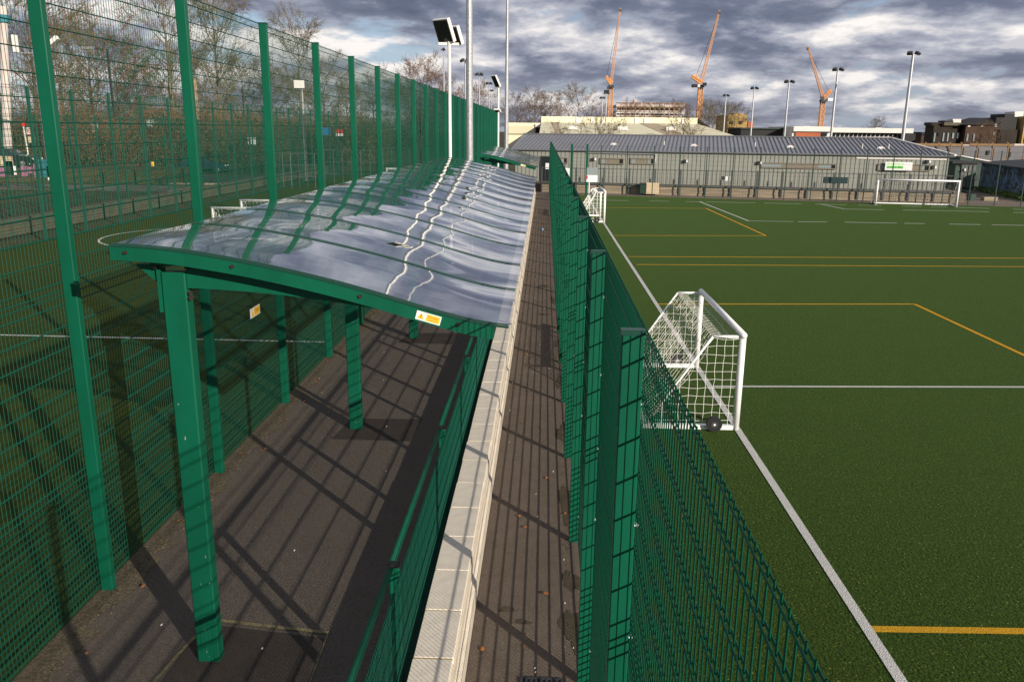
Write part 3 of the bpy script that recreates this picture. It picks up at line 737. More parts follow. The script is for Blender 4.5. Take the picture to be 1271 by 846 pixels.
head(t, (-.05, -.05, z - 1.55), .36, .30, .10, R(60), R(-20))
t, z = column('floodlight', 'floodlight column with a sunlit white head beyond the left pitch', tuple(gd(380.5, 224)), at(374, 110, 72).z, .13, .10, 'galv', FL)
head(t, (-.15, -.2, z + .30), .85, .65, .3, R(-12), R(15), 'lamp_white')
def pole_light(u0, v0, u1, v1, Y, label, r=.10, hw=.55, group=FL, glass='lamp_glass'):
    b, tp = at(u0, v0, Y), at(u1, v1, Y)
    t, z = column('floodlight', label, ((b.x + tp.x) / 2, Y, -0.05), tp.z, r * 1.25, r * .75, 'galv', group)
    MB().bar((-hw, 0, z), (hw, 0, z), .09, .09).build('cross_arm', 'dark', t)
    for s in (-1, 1): head(t, (s * hw * .8, -.1, z + .05), hw * .95, hw * .5, .35, R(35), s * R(35), glass, 'dark')
    return t
pole_light(1122, 180, 1131, 67, 80, 'tallest galvanised floodlight column behind the right end of the grey building', .15, .45)
pole_light(1033, 172, 1038, 87, 86, 'floodlight column rising behind the grey roof just right of the short orange crane', .12, .42)
pole_light(975, 170, 978, 102, 95, 'floodlight column rising behind the grey roof left of the short orange crane', .11, .42)
pole_light(933, 168, 935, 110, 105, 'thin floodlight column beside the yellow brick building', .10, .36)
pole_light(899, 168, 900, 119, 120, 'thin floodlight column right of the bare trees and left of the yellow brick building', .10, .34)
pole_light(752, 166, 752, 116, 120, 'thin lamp column in front of the leftmost orange crane', .09, .3)
pole_light(747, 166, 747, 122, 121, 'shorter thin lamp column just left of the leftmost crane mast', .09, .28)
pole_light(551, 150, 551, 62, 70, 'slender white pole seen just left of the twin headed floodlight', .07, .1)
pole_light(578, 150, 577, 76, 72, 'floodlight column rising left of the thick galvanised column beyond the fence', .08, .3)
pole_light(595, 150, 595, 93, 90, 'floodlight column rising right of the thick galvanised column beyond the fence', .08, .3)
pole_light(607, 150, 607, 104, 110, 'small distant floodlight column left of the slim white floodlight', .08, .3)
pole_light(609.5, 155, 609.5, 113, 125, 'faintest distant lamp column beside the slim white floodlight', .07, .26)
t, z = column('floodlight', 'floodlight mast with two sunlit white heads behind the nearest left fence post', tuple(at(62, 220, 68).xy) + (0,), at(62, 66, 68).z, .12, .10, 'galv', FL)
MB().bar((-1.5, 0, z), (1.3, 0, z), .1, .1).build('cross_arm', 'galv', t)
head(t, (-1.45, 0, z + .7), .28, 1.3, .4, 0, 0, 'lamp_white'); hd = head(t, (1.45, 0, z + .75), .32, 1.5, .4, 0, 0, 'lamp_white'); hd.rotation_euler = (0, R(55), 0)
b = at(147, 190, 95); t, z = column('street_lamp', 'dark street lamp with a flat head on an arm above the road at left', (b.x, 95, 0), at(146, 62, 95).z, .15, .12, 'slate')
t['category'] = 'street lamp'
MB().bar((0, 0, z), (-1.7, 0, z + .15), .12, .12).build('arm', 'dark', t); MB().box(-2.9, -1.5, -.2, .2, z + .02, z + .32).build('lamp_head', 'galv', t)
b = at(178, 190, 100); t, z = column('street_lamp', 'thin dark lamp post standing left of the tall bare tree', (b.x, 100, 0), at(178, 90, 100).z, .08, .06, 'dark'); t['category'] = 'street lamp'
MB().box(-.3, .3, -.2, .2, z, z + .2).build('lamp_head', 'dark', t)

# ------------------------------------------------------------------ trees
def make_tree(seed, H, spread, trunk_r, first, nlimb, depth, twigs, mats, leafy=0.0, tw=0.012):
    rr = random.Random(seed); tr, cr = MB(), MB()
    def rv(k): return Vector((rr.gauss(0, k), rr.gauss(0, k), rr.gauss(0, k)))
    def twig(p, d, L, r):
        n = 2; q = p
        for i in range(n):
            d = (d + rv(.25)).normalized(); e = q + d * L / n
            s = d.cross(Vector((rr.uniform(-1, 1), rr.uniform(-1, 1), .2)))
            if s.length < 1e-4: s = Vector((1, 0, 0))
            s = s.normalized() * (tw if i == 0 else tw * .7)
            cr.add([q - s, q + s, e + s * .6, e - s * .6], [(0, 1, 2, 3)]); q = e
            if leafy and rr.random() < leafy:
                a_ = rv(1).normalized() * rr.uniform(.03, .075); b_ = a_.cross(rv(1)).normalized() * rr.uniform(.03, .06)
                cr.add([q - a_, q + b_, q + a_, q - b_], [(0, 1, 2, 3)])
    def branch(p, d, L, r, lev):
        n = 4; q = p; pts = [(q, d)]
        for i in range(n):
            d = (d + rv(.13) + Vector((0, 0, .06))).normalized(); e = q + d * L / n
            (tr if lev < 2 else cr).tube(q, e, r * (1 - .2 * i), r * (1 - .2 * (i + 1)), 5 if lev < 2 else 3, False)
            q = e; pts.append((q, d))
        if lev >= depth:
            for _ in range(twigs):
                a_, da = pts[rr.randrange(1, n + 1)]
                twig(a_, (da + rv(.55)).normalized(), L * rr.uniform(.35, .8), r)
            return
        for k in range(5 if lev else 4):
            a_, da = pts[rr.randrange(1, n + 1)] if k else pts[-1]
            branch(a_, (da + rv(.45)).normalized(), L * rr.uniform(.5, .72), r * .5, lev + 1)
    q = Vector((0, 0, 0)); n = 9; pts = []
    for i in range(n):
        e = q + Vector((rr.gauss(0, .015 * H / n * 3), rr.gauss(0, .015 * H / n * 3), H * .93 / n))
        tr.tube(q, e, trunk_r * (1 - .95 * i / n) + .01, trunk_r * (1 - .95 * (i + 1) / n) + .01, 8, False); q = e; pts.append(q)
    for k in range(nlimb):
        f = first + (1 - first) * (k + rr.random() * .6) / nlimb
        p = pts[min(n - 1, int(f * n))] if f < 1 else pts[-1]; p = Vector((p.x, p.y, H * .93 * min(f, 1)))
        a_ = k * 2.4 + rr.uniform(-.5, .5); up = .35 + .9 * f
        L = spread * (1.15 - .75 * abs(f - .5 * (1 + first)) * 1.6) * rr.uniform(.75, 1.1)
        branch(p, Vector((math.cos(a_), math.sin(a_), up)).normalized(), L, trunk_r * .32 * (1.1 - f * .6), 0)
    return tr.mesh('trunk', mats[0]), cr.mesh('crown', mats[1])
def make_bush(seed, H, W, nst, mats, tw=0.02, leafy=.5):
    rr = random.Random(seed); tr, cr = MB(), MB()
    for k in range(nst):
        p = Vector((rr.uniform(-W, W) * .4, rr.uniform(-W, W) * .3, 0)); d = Vector((rr.gauss(0, .35), rr.gauss(0, .35), 1)).normalized(); L = H * rr.uniform(.6, 1.0)
        q = p
        for i in range(4):
            d = (d + Vector((rr.gauss(0, .15), rr.gauss(0, .15), .05))).normalized(); e = q + d * L / 4
            tr.tube(q, e, .05 * (1 - .2 * i), .05 * (1 - .2 * (i + 1)), 4, False)
            for _ in range(9):
                dd = (d + Vector((rr.gauss(0, .7), rr.gauss(0, .7), rr.gauss(.1, .4)))).normalized(); l = L * rr.uniform(.12, .36); s = dd.cross(Vector((rr.uniform(-1, 1), rr.uniform(-1, 1), .3))).normalized() * tw
                b = q + (e - q) * rr.random(); cr.add([b - s, b + s, b + dd * l + s * .3, b + dd * l - s * .3], [(0, 1, 2, 3)])
                for _2 in range(3):
                    d3 = (dd + Vector((rr.gauss(0, .6), rr.gauss(0, .6), rr.gauss(0, .5)))).normalized(); c0 = b + dd * l * rr.uniform(.3, 1); s3 = s * .6; l3 = l * rr.uniform(.3, .7)
                    cr.add([c0 - s3, c0 + s3, c0 + d3 * l3], [(0, 1, 2)])
                    if rr.random() < leafy:
                        a_ = Vector((rr.gauss(0, 1), rr.gauss(0, 1), rr.gauss(0, 1))).normalized() * rr.uniform(.06, .13); b_ = a_.cross(Vector((rr.gauss(0, 1), rr.gauss(0, 1), 1))).normalized() * rr.uniform(.04, .1); c1 = c0 + d3 * l3
                        cr.add([c1 - a_, c1 + b_, c1 + a_, c1 - b_], [(0, 1, 2, 3)])
            q = e
    return tr.mesh('trunk', mats[0]), cr.mesh('crown', mats[1])
TALL = [make_tree(11, 26, 5.6, .42, .22, 26, 2, 9, ('bark_pale', 'twig2'), .75, .022), make_tree(12, 24, 5.4, .40, .25, 24, 2, 9, ('bark_pale', 'twig2'), .75, .022)]
MIDT = [make_tree(21, 14, 4.6, .26, .18, 20, 2, 9, ('bark', 'twig'), .15, .022), make_tree(22, 13, 4.8, .26, .15, 20, 2, 9, ('bark', 'twig3'), .2, .022), make_tree(23, 12, 4.2, .22, .12, 20, 2, 8, ('bark', 'twig2'), .3, .02)]
SMALL = [make_tree(31, 6, 2.3, .10, .2, 14, 1, 10, ('bark', 'twig'), .1, .016), make_tree(32, 6.5, 2.2, .10, .15, 14, 1, 10, ('bark_pale', 'twig2'), .2, .016)]
BUSH = [make_bush(41, 5.5, 5, 26, ('bark', 'twig')), make_bush(42, 5.0, 6, 26, ('bark', 'twig2')), make_bush(43, 6.0, 5, 26, ('bark', 'twig3'))]
def tree(kind, label, loc, h_scale=1.0, group=None, name='bare_tree', cat='tree', rz=None):
    t = thing(name, label, cat, loc, random.uniform(0, 6.28) if rz is None else rz, group)
    put('trunk', kind[0], t); put('crown', kind[1], t); t.scale = (h_scale,) * 3
    return t
def px_tree(kind, H0, u, vtop, Y, label, group, name='bare_tree', cat='tree'):
    p = at(u, vtop, Y); return tree(kind, label, (p.x, Y, -0.05), (p.z + .05) / H0, group, name, cat)
TG = 'bare winter trees behind the left pitch'
px_tree(TALL[0], 26, 199, -34, 112, 'tallest bare tree with a pale trunk, second bay of the left fence', TG)
px_tree(TALL[1], 24, 264, -6, 118, 'tall bare tree with pale trunk right of the tallest one', TG)
px_tree(TALL[1], 24, 367, 36, 130, 'tall bare tree seen behind the white headed floodlight', TG)
px_tree(MIDT[2], 12, 28, 2, 90, 'leafy twigged tree beside the cream column at the left edge', TG)
for u, vt, Y, k, lab in [(70, 62, 120, 0, 'bare brown tree behind the mast with two white heads'), (105, 44, 125, 1, 'reddish bare tree left of the street lamp'), (140, 72, 118, 2, 'olive bare tree behind the street lamp'),
                         (168, 96, 135, 0, 'bare tree between street lamp and tallest tree'), (235, 84, 138, 1, 'reddish bare tree between the two tall trees'), (300, 92, 140, 2, 'olive bare tree right of the two tall trees'),
                         (332, 98, 150, 0, 'bare tree left of the white headed floodlight'), (398, 92, 150, 1, 'reddish bare tree right of the white headed floodlight'), (430, 118, 160, 2, 'low olive bare tree beyond the fence bay with cloud'),
                         (462, 106, 170, 0, 'small bare tree in the fence bay before the shrubs end'), (520, 92, 175, 1, 'bare tree topping the fence left of the twin headed floodlight'), (541, 104, 180, 0, 'bare tree topping the fence at the twin headed floodlight'),
                         (495, 122, 165, 2, 'low bare tree behind the fence left of centre'), (588, 118, 200, 1, 'bare tree peeping over the far fence by the thick column')]:
    px_tree(MIDT[k], (14, 13, 12)[k], u, vt, Y, lab, TG)
BG = 'brown undergrowth shrubs behind the left pitch'
rr = random.Random(77); k = 0
for Y in (84, 96, 108, 124):
    for u in range(-60, 470, 26):
        if Y < 100 and u > 330: continue
        p = at(u + rr.uniform(-10, 10), 160, Y + rr.uniform(-4, 4))
        b = tree(BUSH[k % 3], 'tangled brown winter shrub in the thicket behind the left fence', (p.x, p.y, -.05), rr.uniform(.75, 1.25), BG, 'shrub', 'shrub'); k += 1
for u in range(300, 600, 24):
    p = at(u, 160, 185 + rr.uniform(-8, 8)); tree(BUSH[k % 3], 'tangled brown winter shrub in the thicket behind the left fence', (p.x, p.y, -.05), rr.uniform(.9, 1.5), BG, 'shrub', 'shrub'); k += 1
FG = 'bare trees behind the far buildings'
for u, vt, Y, kk, lab in [(642, 128, 190, 0, 'russet bare tree behind the cream hall, leftmost'), (664, 123, 195, 0, 'rounded russet bare tree behind the left part of the cream hall'), (684, 126, 200, 0, 'bare tree behind the cream hall left of the domed one'), (718, 121, 195, 1, 'domed bare tree behind the cream hall left of the first crane'),
                          (880, 138, 150, 0, 'bare tree at the right end of the cream hall'), (893, 140, 140, 2, 'slender bare tree left of the yellow brick building'), (912, 140, 145, 0, 'bare tree in front of the yellow brick building'), (1090, 153, 210, 0, 'distant bare tree on the skyline right of the short crane'), (845, 138, 200, 1, 'russet tree below the unfinished concrete block, right'), (785, 137, 205, 1, 'russet tree below the unfinished concrete block, left'), (815, 138, 205, 0, 'brown tree below the middle of the unfinished concrete block')]:
    px_tree(MIDT[kk], (14, 13, 12)[kk], u, vt, Y, lab, FG)
for u, vt, Y, kk, lab in [(690, 158, 84, 1, 'small pale bare tree against the cream roof, leftmost'), (738, 150, 84, 0, 'small bare tree against the cream roof left of the lamp columns'), (758, 148, 86, 1, 'small pale bare tree against the cream roof at the lamp columns'), (848, 151, 86, 0, 'small spreading bare tree at the right end of the cream roof'), (858, 154, 84, 1, 'low bare tree against the right end of the cream roof')]:
    px_tree(SMALL[kk], (6, 6.5)[kk], u, vt, Y, lab, FG)

# ------------------------------------------------------------------ left background
LFG = 'green mesh fences enclosing the left pitch'
fence('mesh_fence', 'green mesh fence along the back of the left pitch', (-19.8, 14.0), (-19.8, 80.0), 22, 5.9, 0.09, 0.10, 1, 0.0, [3.0], LFG, m='wire_dark', pm='green_dull', r_v=.0035, r_h=.007, dv=.1, dh=.25, cap=False)
fence('mesh_fence', 'lower green mesh fence behind the back fence of the left pitch', (-27.0, 26.0), (-27.0, 92.0), 22, 5.0, 0.09, 0.10, 1, 0.0, [], LFG, m='wire_dark', pm='green_dull', r_v=.004, r_h=.008, dv=.12, dh=.3, cap=False)
fence('mesh_fence', 'green mesh cross fence at the far end of the left pitch', (-20.0, 80.0), (-4.4, 80.0), 6, 5.0, 0.09, 0.10, 1, 0.0, [], LFG, m='wire_dark', pm='green_dull', r_v=.008, r_h=.012, dv=.14, dh=.3, cap=False)
t = thing('low_wall', 'low stone coloured wall behind the back fence of the left pitch', 'wall', (-22.0, 14.0, 0))
MB().box(-.15, .15, 0, 70, 0, .62).build('wall_body', 'lowwall', t); MB().box(-.2, .2, 0, 70, .623, .70).build('coping', 'lowwall', t)
poly('road', [(-140, 66), (-24, 66), (-24, 80), (-140, 80)], -0.045, 'road')
poly('path', [(-140, 58), (-22.3, 58), (-22.3, 64), (-140, 64)], -0.04, 'paving')
struct('kerb', MB().box(-140, -24, 65.7, 65.95, -.05, .08), 'concrete')
# parked cars
def car(label, loc, rz, paint, kind):
    t = thing('parked_car', label, 'car', loc, rz, 'parked cars behind the left pitch')
    side = [(-2.2, .35), (-2.25, .75), (-2.1, .95), (-1.9, 1.42), (-1.3, 1.5), (.2, 1.48), (1.0, 1.0), (2.0, .85), (2.2, .65), (2.2, .32)]
    MB().prism([(x, -.87, z) for x, z in [(-2.2, .35), (-2.25, .75), (-2.1, .95), (1.0, .98), (2.0, .85), (2.2, .65), (2.2, .32)]], (0, 1.74, 0)).build('body', paint, t)
    MB().prism([(x, -.75, z) for x, z in [(-2.1, .95), (-1.85, 1.40), (-1.3, 1.47), (.15, 1.45), (.95, .98)]], (0, 1.5, 0)).build('cabin', 'car_glass', t)
    MB().prism([(x, -.74, z) for x, z in [(-1.84, 1.41), (-1.3, 1.475), (.15, 1.455), (.2, 1.49), (-1.3, 1.52), (-1.85, 1.45)]], (0, 1.48, 0)).build('roof', paint, t)
    for x in (-.62, .2): MB().box(x - .04, x + .04, -.765, .765, .96, 1.44).build('pillar', paint, t)
    for x in (-1.4, 1.4):
        for s in (-1, 1):
            w = MB().tube((x, s * .72, .32), (x, s * .9, .32), .32, n=16).build('wheel', 'black', t); MB().tube((x, s * .895, .32), (x, s * .91, .32), .19, n=10).build('rim', 'galv', w)
    for s in (-1, 1): MB().box(2.12, 2.215, s * .55 - .2, s * .55 + .2, .62, .76).build('headlight', 'lamp_white', t)
    return t
struct('raised_verge', MB().box(-70, -30, 65.4, 72, -.05, 1.05), 'terrain')
p = at(16, 215, 68); car('dark estate car parked behind the fence at the left edge of the picture', (p.x, p.y, 1.05), R(4), 'car_paint', 0)
p = gd(255, 214); car('dark blue car half hidden behind the left fence, right of the yellow bollard', (p.x, p.y, 0), R(8), mat('navy_paint', (.012, .03, .06), .2, coat=.5), 0)
# bus stop flag
b = at(46, 205, 73)
t = thing('bus_stop', 'white bus stop pole with a red and white flag at the left edge', 'bus stop', (b.x, 72, 0)); zt = at(42, 152, 72).z
MB().tube((0, 0, 0), (-.15, 0, zt), .055, n=8).build('pole', 'lamp_white', t); MB().tube((-.15, 0, zt - .35), (-.16, 0, zt + .05), .16, .16, 8).build('finial', 'red', t)
fl = MB().box(.05, .72, -.03, .03, zt - 1.05, zt - .45).build('flag', 'white', t)
ring = MB()
for i in range(20):
    a0, a1 = 2 * math.pi * i / 20, 2 * math.pi * (i + 1) / 20; c = (.385, -.031, zt - .72)
    ring.prism([(c[0] + r_ * math.cos(q), c[1], c[2] + r_ * math.sin(q)) for r_, q in ((.15, a0), (.22, a0), (.22, a1), (.15, a1))], (0, -.006, 0))
ring.build('ring', 'red', fl); MB().box(.13, .64, -.042, -.037, zt - .76, zt - .68).build('ring_bar', 'red', fl); MB().box(.06, .71, -.04, -.031, zt - 1.045, zt - 1.0).build('flag_edge', 'red', fl)
MB().box(.08, .75, -.03, .03, zt - 1.7, zt - 1.2).build('timetable_panel', 'beige', t)
b = at(131, 205, 92)
t = thing('bus_shelter', 'grey bus shelter with a red roof edge further along the road', 'bus shelter', (b.x, 92, 0))
MB().box(-2.6, 1.4, -.7, .7, 2.6, 2.75).build('roof', 'dark', t); MB().box(-2.6, 1.4, -.74, -.7, 2.6, 2.78).build('roof_edge', 'red', t)
MB().box(-1.2, .4, .5, .56, .2, 2.5).build('panel', 'galv', t)
for x in (-2.5, 1.3): MB().tube((x, .5, 0), (x, .5, 2.6), .06, n=8).build('post', 'dark', t)
t = thing('bus_stop', 'small distant bus stop sign above the bus shelter', 'bus stop', (b.x + .4, 90, 0)); zt = at(134, 147, 90).z
MB().tube((0, 0, 0), (0, 0, zt), .05, n=8).build('pole', 'dark', t); MB().box(-.35, .3, -.03, .03, zt - 1.5, zt - .5).build('flag', 'white', t); MB().box(-.3, .25, -.036, -.03, zt - 1.0, zt - .85).build('ring_bar', 'red', t)
# pink and teal posters on a barrier in front of the car
t = thing('poster_barrier', 'row of pink, white and teal poster boards in front of the dark car', 'poster boards', tuple(gd(0, 233)))
x0 = t.location.x; Yb = t.location.y
def board(u0, u1, v0, v1, m):
    a_, b_ = at(u0, v1, Yb), at(u1, v0, Yb); MB().box(a_.x - x0, b_.x - x0, -.03, .03, a_.z, b_.z).build('poster_board', m, t)
board(-14, 5, 208, 219, 'pink'); board(7, 15, 200, 218, 'dark'); board(15.3, 19, 206, 217, 'white'); board(27, 33, 206, 219, 'pink'); board(33.3, 40, 207, 215, 'pink'); board(43, 48, 203, 220, 'pink'); board(49, 59, 198, 220, 'teal'); board(60, 64, 206, 224, 'white'); board(-14, 15, 194, 206, 'beige')
MB().box(at(-16, 224, Yb).x - x0, at(66, 224, Yb).x - x0, .03, .07, 0, .06).build('base_rail', 'dark', t)
for u in (-10, 20, 38, 62):
    MB().box(at(u, 220, Yb).x - x0 - .03, at(u, 220, Yb).x - x0 + .03, .032, .07, .06, 1.3).build('upright', 'dark', t)
b = gd(190.5, 216); t = thing('bollard', 'yellow and white bollard beside the road behind the fence', 'bollard', tuple(b))
MB().tube((0, 0, 0), (0, 0, .7), .13, n=10).build('shaft', 'white', t); MB().tube((0, 0, .7), (0, 0, 1.15), .135, n=10).build('band', 'yellow', t)
b = gd(286, 212); t = thing('marker_post', 'lime green marker post behind the left fence', 'post', tuple(b))
MB().tube((0, 0, 0), (0, 0, 1.1), .14, .12, n=10).build('shaft', 'lime', t); MB().tube((0, 0, 1.1), (0, 0, 1.15), .13, .05, n=10).build('cap', 'lime', t)
b = at(249, 190, 88); zt = at(248, 98, 88).z
t = thing('timber_pole', 'pale timber pole rising behind the second left fence post', 'pole', (b.x, 88, 0)); MB().tube((0, 0, 0), (0, 0, zt), .17, .14, n=9).build('shaft', 'timber', t); MB().tube((0, 0, zt - .1), (0, 0, zt + .03), .16, .12, n=9).build('cap', 'rusty', t)
b = at(9, 200, 80); zt = at(2, 8, 80).z
t = thing('cream_column', 'tall cream column with a teal collar at the left edge', 'column', (b.x, 80, 0)); tx = at(3.5, 8, 80).x - b.x; MB().tube((0, 0, 0), (tx, 0, zt), .42, .34, n=12).build('shaft', 'cgrey', t)
zc_ = at(5, 24, 80).z; MB().tube((tx * .9, 0, zc_ - .3), (tx * .9, 0, zc_ + .35), .55, .65, n=12).build('collar', 'teal', t)
for u, v, c in [(313, 175, 'white'), (405, 163, 'blue'), (421, 165, 'red'), (187, 153, 'white')]:
    b = at(u, v, 84); t = thing('small_sign', {313: 'small white sign among the shrubs left of the white headed floodlight', 405: 'small blue sign beyond the fence right of the white headed floodlight', 421: 'small red and white sign next to the blue one', 187: 'small white sign near the tallest tree'}[u], 'sign', (b.x, 84, 0))
    MB().tube((0, 0, 0), (0, 0, b.z), .04, n=6).build('pole', 'dark', t); MB().box(-.4, .4, -.06, -.041, b.z - .35, b.z + .35).build('plate', c, t)
    if c == 'red': MB().box(-.4, .4, -.075, -.061, b.z - .35, b.z - .05).build('white_band', 'white', t)
# galvanised ball-court rails beyond the left pitch
for i, (u0, u1, v0, v1, Y) in enumerate([(402, 470, 186, 214, 66), (475, 540, 184, 205, 69), (340, 400, 190, 226, 63)]):
    a_, b_ = at(u0, v0, Y), at(u1, v0, Y); W = b_.x - a_.x
    t = thing('cage_rails', ['grey ball court rails behind the fence, middle set', 'grey ball court rails behind the fence, right set', 'grey ball court rails behind the fence, left set'][i], 'railing', (a_.x, Y, 0), 0, 'grey ball court rails')
    H = a_.z
    for k in range(7): MB().tube((W * k / 6, 0, 0), (W * k / 6, 0, H), .028, n=6).build('upright', 'rail_grey', t)
    for z in (H, H * .66, H * .33): MB().tube((0, 0, z), (W, 0, z), .028, n=6).build('rail', 'rail_grey', t)
a_, b_ = at(479, 209.5, 50), at(512, 209.5, 50)
t = thing('white_rail', 'short white rail lying across the left pitch behind the canopy', 'rail', (a_.x, 50, 0)); W = b_.x - a_.x
MB().tube((0, 0, a_.z), (W, 0, a_.z), .06, n=8).build('bar', 'white', t)
for x in (.05, W - .05): MB().tube((x, 0, 0), (x, 0, a_.z), .05, n=8).build('leg', 'white', t)

# ------------------------------------------------------------------ far end: fence, retaining wall, grey building
def LP(u, v, tt):                 # local coordinates (along, height) on the vertical plane tt metres beyond the pitch edge
    r = ray(u, v); P = Vector((PE0.x, PE0.y)) + NV * tt; n = NV
    k = (P.x * n.x + P.y * n.y) / (r.x * n.x + r.y * n.y); q = Vector((r.x * k, r.y * k)); s = (q - PE0).dot(EV)
    return s, CAMH + r.z * k
def local_thing(name, label, cat, group=None): return thing(name, label, cat, (PE0.x, PE0.y, 0), EANG, group)
# thin end fence
t = local_thing('mesh_fence', 'thin green mesh fence along the far end of the pitch', 'fence')
xs = [LP(u, 235, .3)[0] for u in [744.5, 777, 809.5] + [842 + 32.9 * i for i in range(14)]]
pmh = MB().box(-.03, .03, -.03, .03, 0, 3.5).mesh('post', 'dark_shed')
for s in xs: put('post', pmh, t, (s, .3, 0))
for a_, b_ in zip(xs, xs[1:]):
    mb = MB(); z = .1
    while z < 3.45: mb.wire((a_ + .03, .3, z), (b_ - .03, .3, z), .004); z += .3
    q = a_ + .15
    while q < b_ - .03: mb.wire((q, .306, .05), (q, .306, 3.45), .0022); q += .2
    stuff(mb.build('mesh_panel', 'wire_dark', t))
t = local_thing('gate_posts', 'pair of thick green gate posts beside the end of the walkway', 'gate')
for u in (708.5, 727.5): s = LP(u, 235, -.2)[0]; MB().bbox(s - .07, s + .07, -.27, -.13, 0, 3.55).build('post', 'green', t)
s0, s1 = LP(708.5, 235, -.2)[0], LP(727.5, 235, -.2)[0]
mb = MB(); z = .1
while z < 3.4: mb.wire((s0 + .07, -.2, z), (s1 - .07, -.2, z), .005); z += .25
stuff(mb.build('mesh_panel', 'wire_dark', t))
# retaining wall with timber-marked blocks, deck and balustrade
TW = 2.1
t = local_thing('retaining_wall', 'low pale retaining wall under the balustrade of the grey building', 'wall')
sA, zA = LP(676, 226, TW); sB = LP(1180, 226, TW)[0]
WT = .62
bays = [LP(u, 235, TW)[0] for u in [672, 715] + [749 + 31.6 * i for i in range(15)]]
for a_, b_ in zip(bays, bays[1:]):
    for c in range(3):
        z0 = -.05 + c * (WT + .05) / 3
        MB().box(a_ + .012, b_ - .012, TW + rr.uniform(-.02, .02), TW + .25, z0 + .008, z0 + (WT + .05) / 3 - .008).build('wall_panel', 'concrete', t)
MB().box(bays[0], bays[-1], TW + .07, TW + .23, -.05, WT - .02).build('wall_core', 'groove', t)
t = local_thing('deck', 'raised paved deck between balustrade and grey building', 'deck')
MB().box(bays[0] - 3, bays[-1] + .5, TW + .26, 12, -.04, WT - .01).build('deck_slab', 'paving', t)
t = local_thing('balustrade', 'dark grey balustrade along the deck of the grey building', 'railing')
pmh = MB().box(-.06, .06, -.05, .05, -.55, 1.22).mesh('post', 'rail_grey')
for s in bays: put('post', pmh, t, (s, TW - .06, WT))
mb = MB()
MB().box(bays[0], bays[-1], TW - .11, TW + .24, WT + .003, WT + .10).build('edge_beam', 'rail_grey', t)
MB().box(bays[0], bays[-1], TW - .08, TW - .03, WT + 1.13, WT + 1.17).build('handrail', 'rail_grey', t)
mb = MB(); q = bays[0]
while q < bays[-1]: mb.wire((q, TW - .055, WT + .1), (q, TW - .055, WT + 1.13), .012); q += .28
stuff(mb.build('baluster', 'rail_grey', t))
# the grey building
TB = 5.0; BZ = WT
sL, zL = LP(640, 183, TB); sR, zR = LP(1178.5, 195.5, TB)
EZ = (zL + zR) / 2
t = local_thing('grey_building', 'long low grey clad building with a blue grey ribbed metal roof across the far end', 'building')
t_bld = t
MB().box(sL, sR, TB, TB + 13, BZ - .05, EZ - .02).build('wall', 'cladding', t)
mb = MB(); q = sL + .2
while q < sR: mb.box(q - .02, q + .02, TB - .012, TB, BZ, EZ - .03); q += .31
stuff(mb.build('cladding_groove', 'groove', t))
TR = TB + 6.5
r0, rz0 = LP(650, 164, TR); r1, rz1 = LP(1106, 175, TR)
RZ = (rz0 + rz1) / 2
e0, e1 = sL - .35, sR + .35; TE = TB - .10
def roofz(tt): return EZ + (RZ - EZ) * (tt - TE) / (TR - TE)
mb = MB(); th = .08
A_, B_, C_, D_ = (e0, TE, EZ), (e1, TE, EZ), (r1, TR, RZ), (r0, TR, RZ)
E_, F_ = (e1, 2 * TR - TE, EZ), (e0, 2 * TR - TE, EZ)
def up(p, k): return (p[0], p[1], p[2] + k)
mb.add([A_, B_, C_, D_, E_, F_] + [up(p, -th) for p in (A_, B_, E_, F_)], [(0, 1, 2, 3), (1, 4, 2), (4, 5, 3, 2), (5, 0, 3), (6, 7, 1, 0), (7, 8, 4, 1), (8, 9, 5, 4), (9, 6, 0, 5), (9, 8, 7, 6)])
rf = mb.build('roof', 'roof_metal', t)
mb = MB(); q = e0 + .25
while q < e1 - .1:
    k = 1.0
    if q > r1: k = max(.02, (e1 - q) / (e1 - r1))
    if q < r0: k = max(.02, (q - e0) / max(r0 - e0, .01))
    mb.bar((q, TE, EZ + .03), (q, TE + (TR - TE) * k, EZ + (RZ - EZ) * k + .03), .04, .05); q += .31
stuff(mb.build('roof_seams', 'roof_seam', rf))
MB().box(e0, e1, TE - .06, TE - .003, EZ - .10, EZ - .03).build('gutter', 'rail_grey', t)
MB().bar((r0, TR, RZ + .04), (r1, TR, RZ + .04), .25, .1).build('ridge_cap', 'roof_seam', t)
MB().bar((r1, TR, RZ + .05), (e1, TE, EZ + .05), .2, .1).build('hip_cap', 'fascia', t)
for u, v in [(762, 178), (861.5, 179.5), (981, 182), (1093, 184.5), (824, 185), (938, 172), (1071, 177), (1104, 176)]:
    kk = .35; s, _ = LP(u, v, TE + (TR - TE) * kk); z = roofz(TE + (TR - TE) * kk)
    y = TE + (TR - TE) * kk
    if v < 186 and u in (824, 938, 1071, 1104): MB().tube((s, y, z), (s, y, z + .35), .035, n=8).build('vent_pipe', 'fascia', t)
    else: MB().box(s - .25, s + .25, y - .15, y + .15, z - .02, z + .08).box(s - .15, s + .15, y - .1, y + .1, z + .08, z + .15).build('roof_vent', 'fascia', t)
def window(u0, u1, v0, v1, parts):
    a_, zt = LP(u0, v0, TB); b_, zb = LP(u1, v1, TB)
    w = MB().box(a_ - .08, b_ + .08, TB - .10, TB - .02, zt, zt + .07).box(a_ - .08, b_ + .08, TB - .10, TB - .02, zb - .07, zb).box(a_ - .08, a_, TB - .10, TB - .02, zb, zt).box(b_, b_ + .08, TB - .10, TB - .02, zb, zt).build('window', 'shutter', t_bld)
    for f0, f1, m in parts: MB().box(a_ + (b_ - a_) * f0 + .005, a_ + (b_ - a_) * f1 - .005, TB - .05, TB - .014, zb + .005, zt - .005).build('pane', m, w)
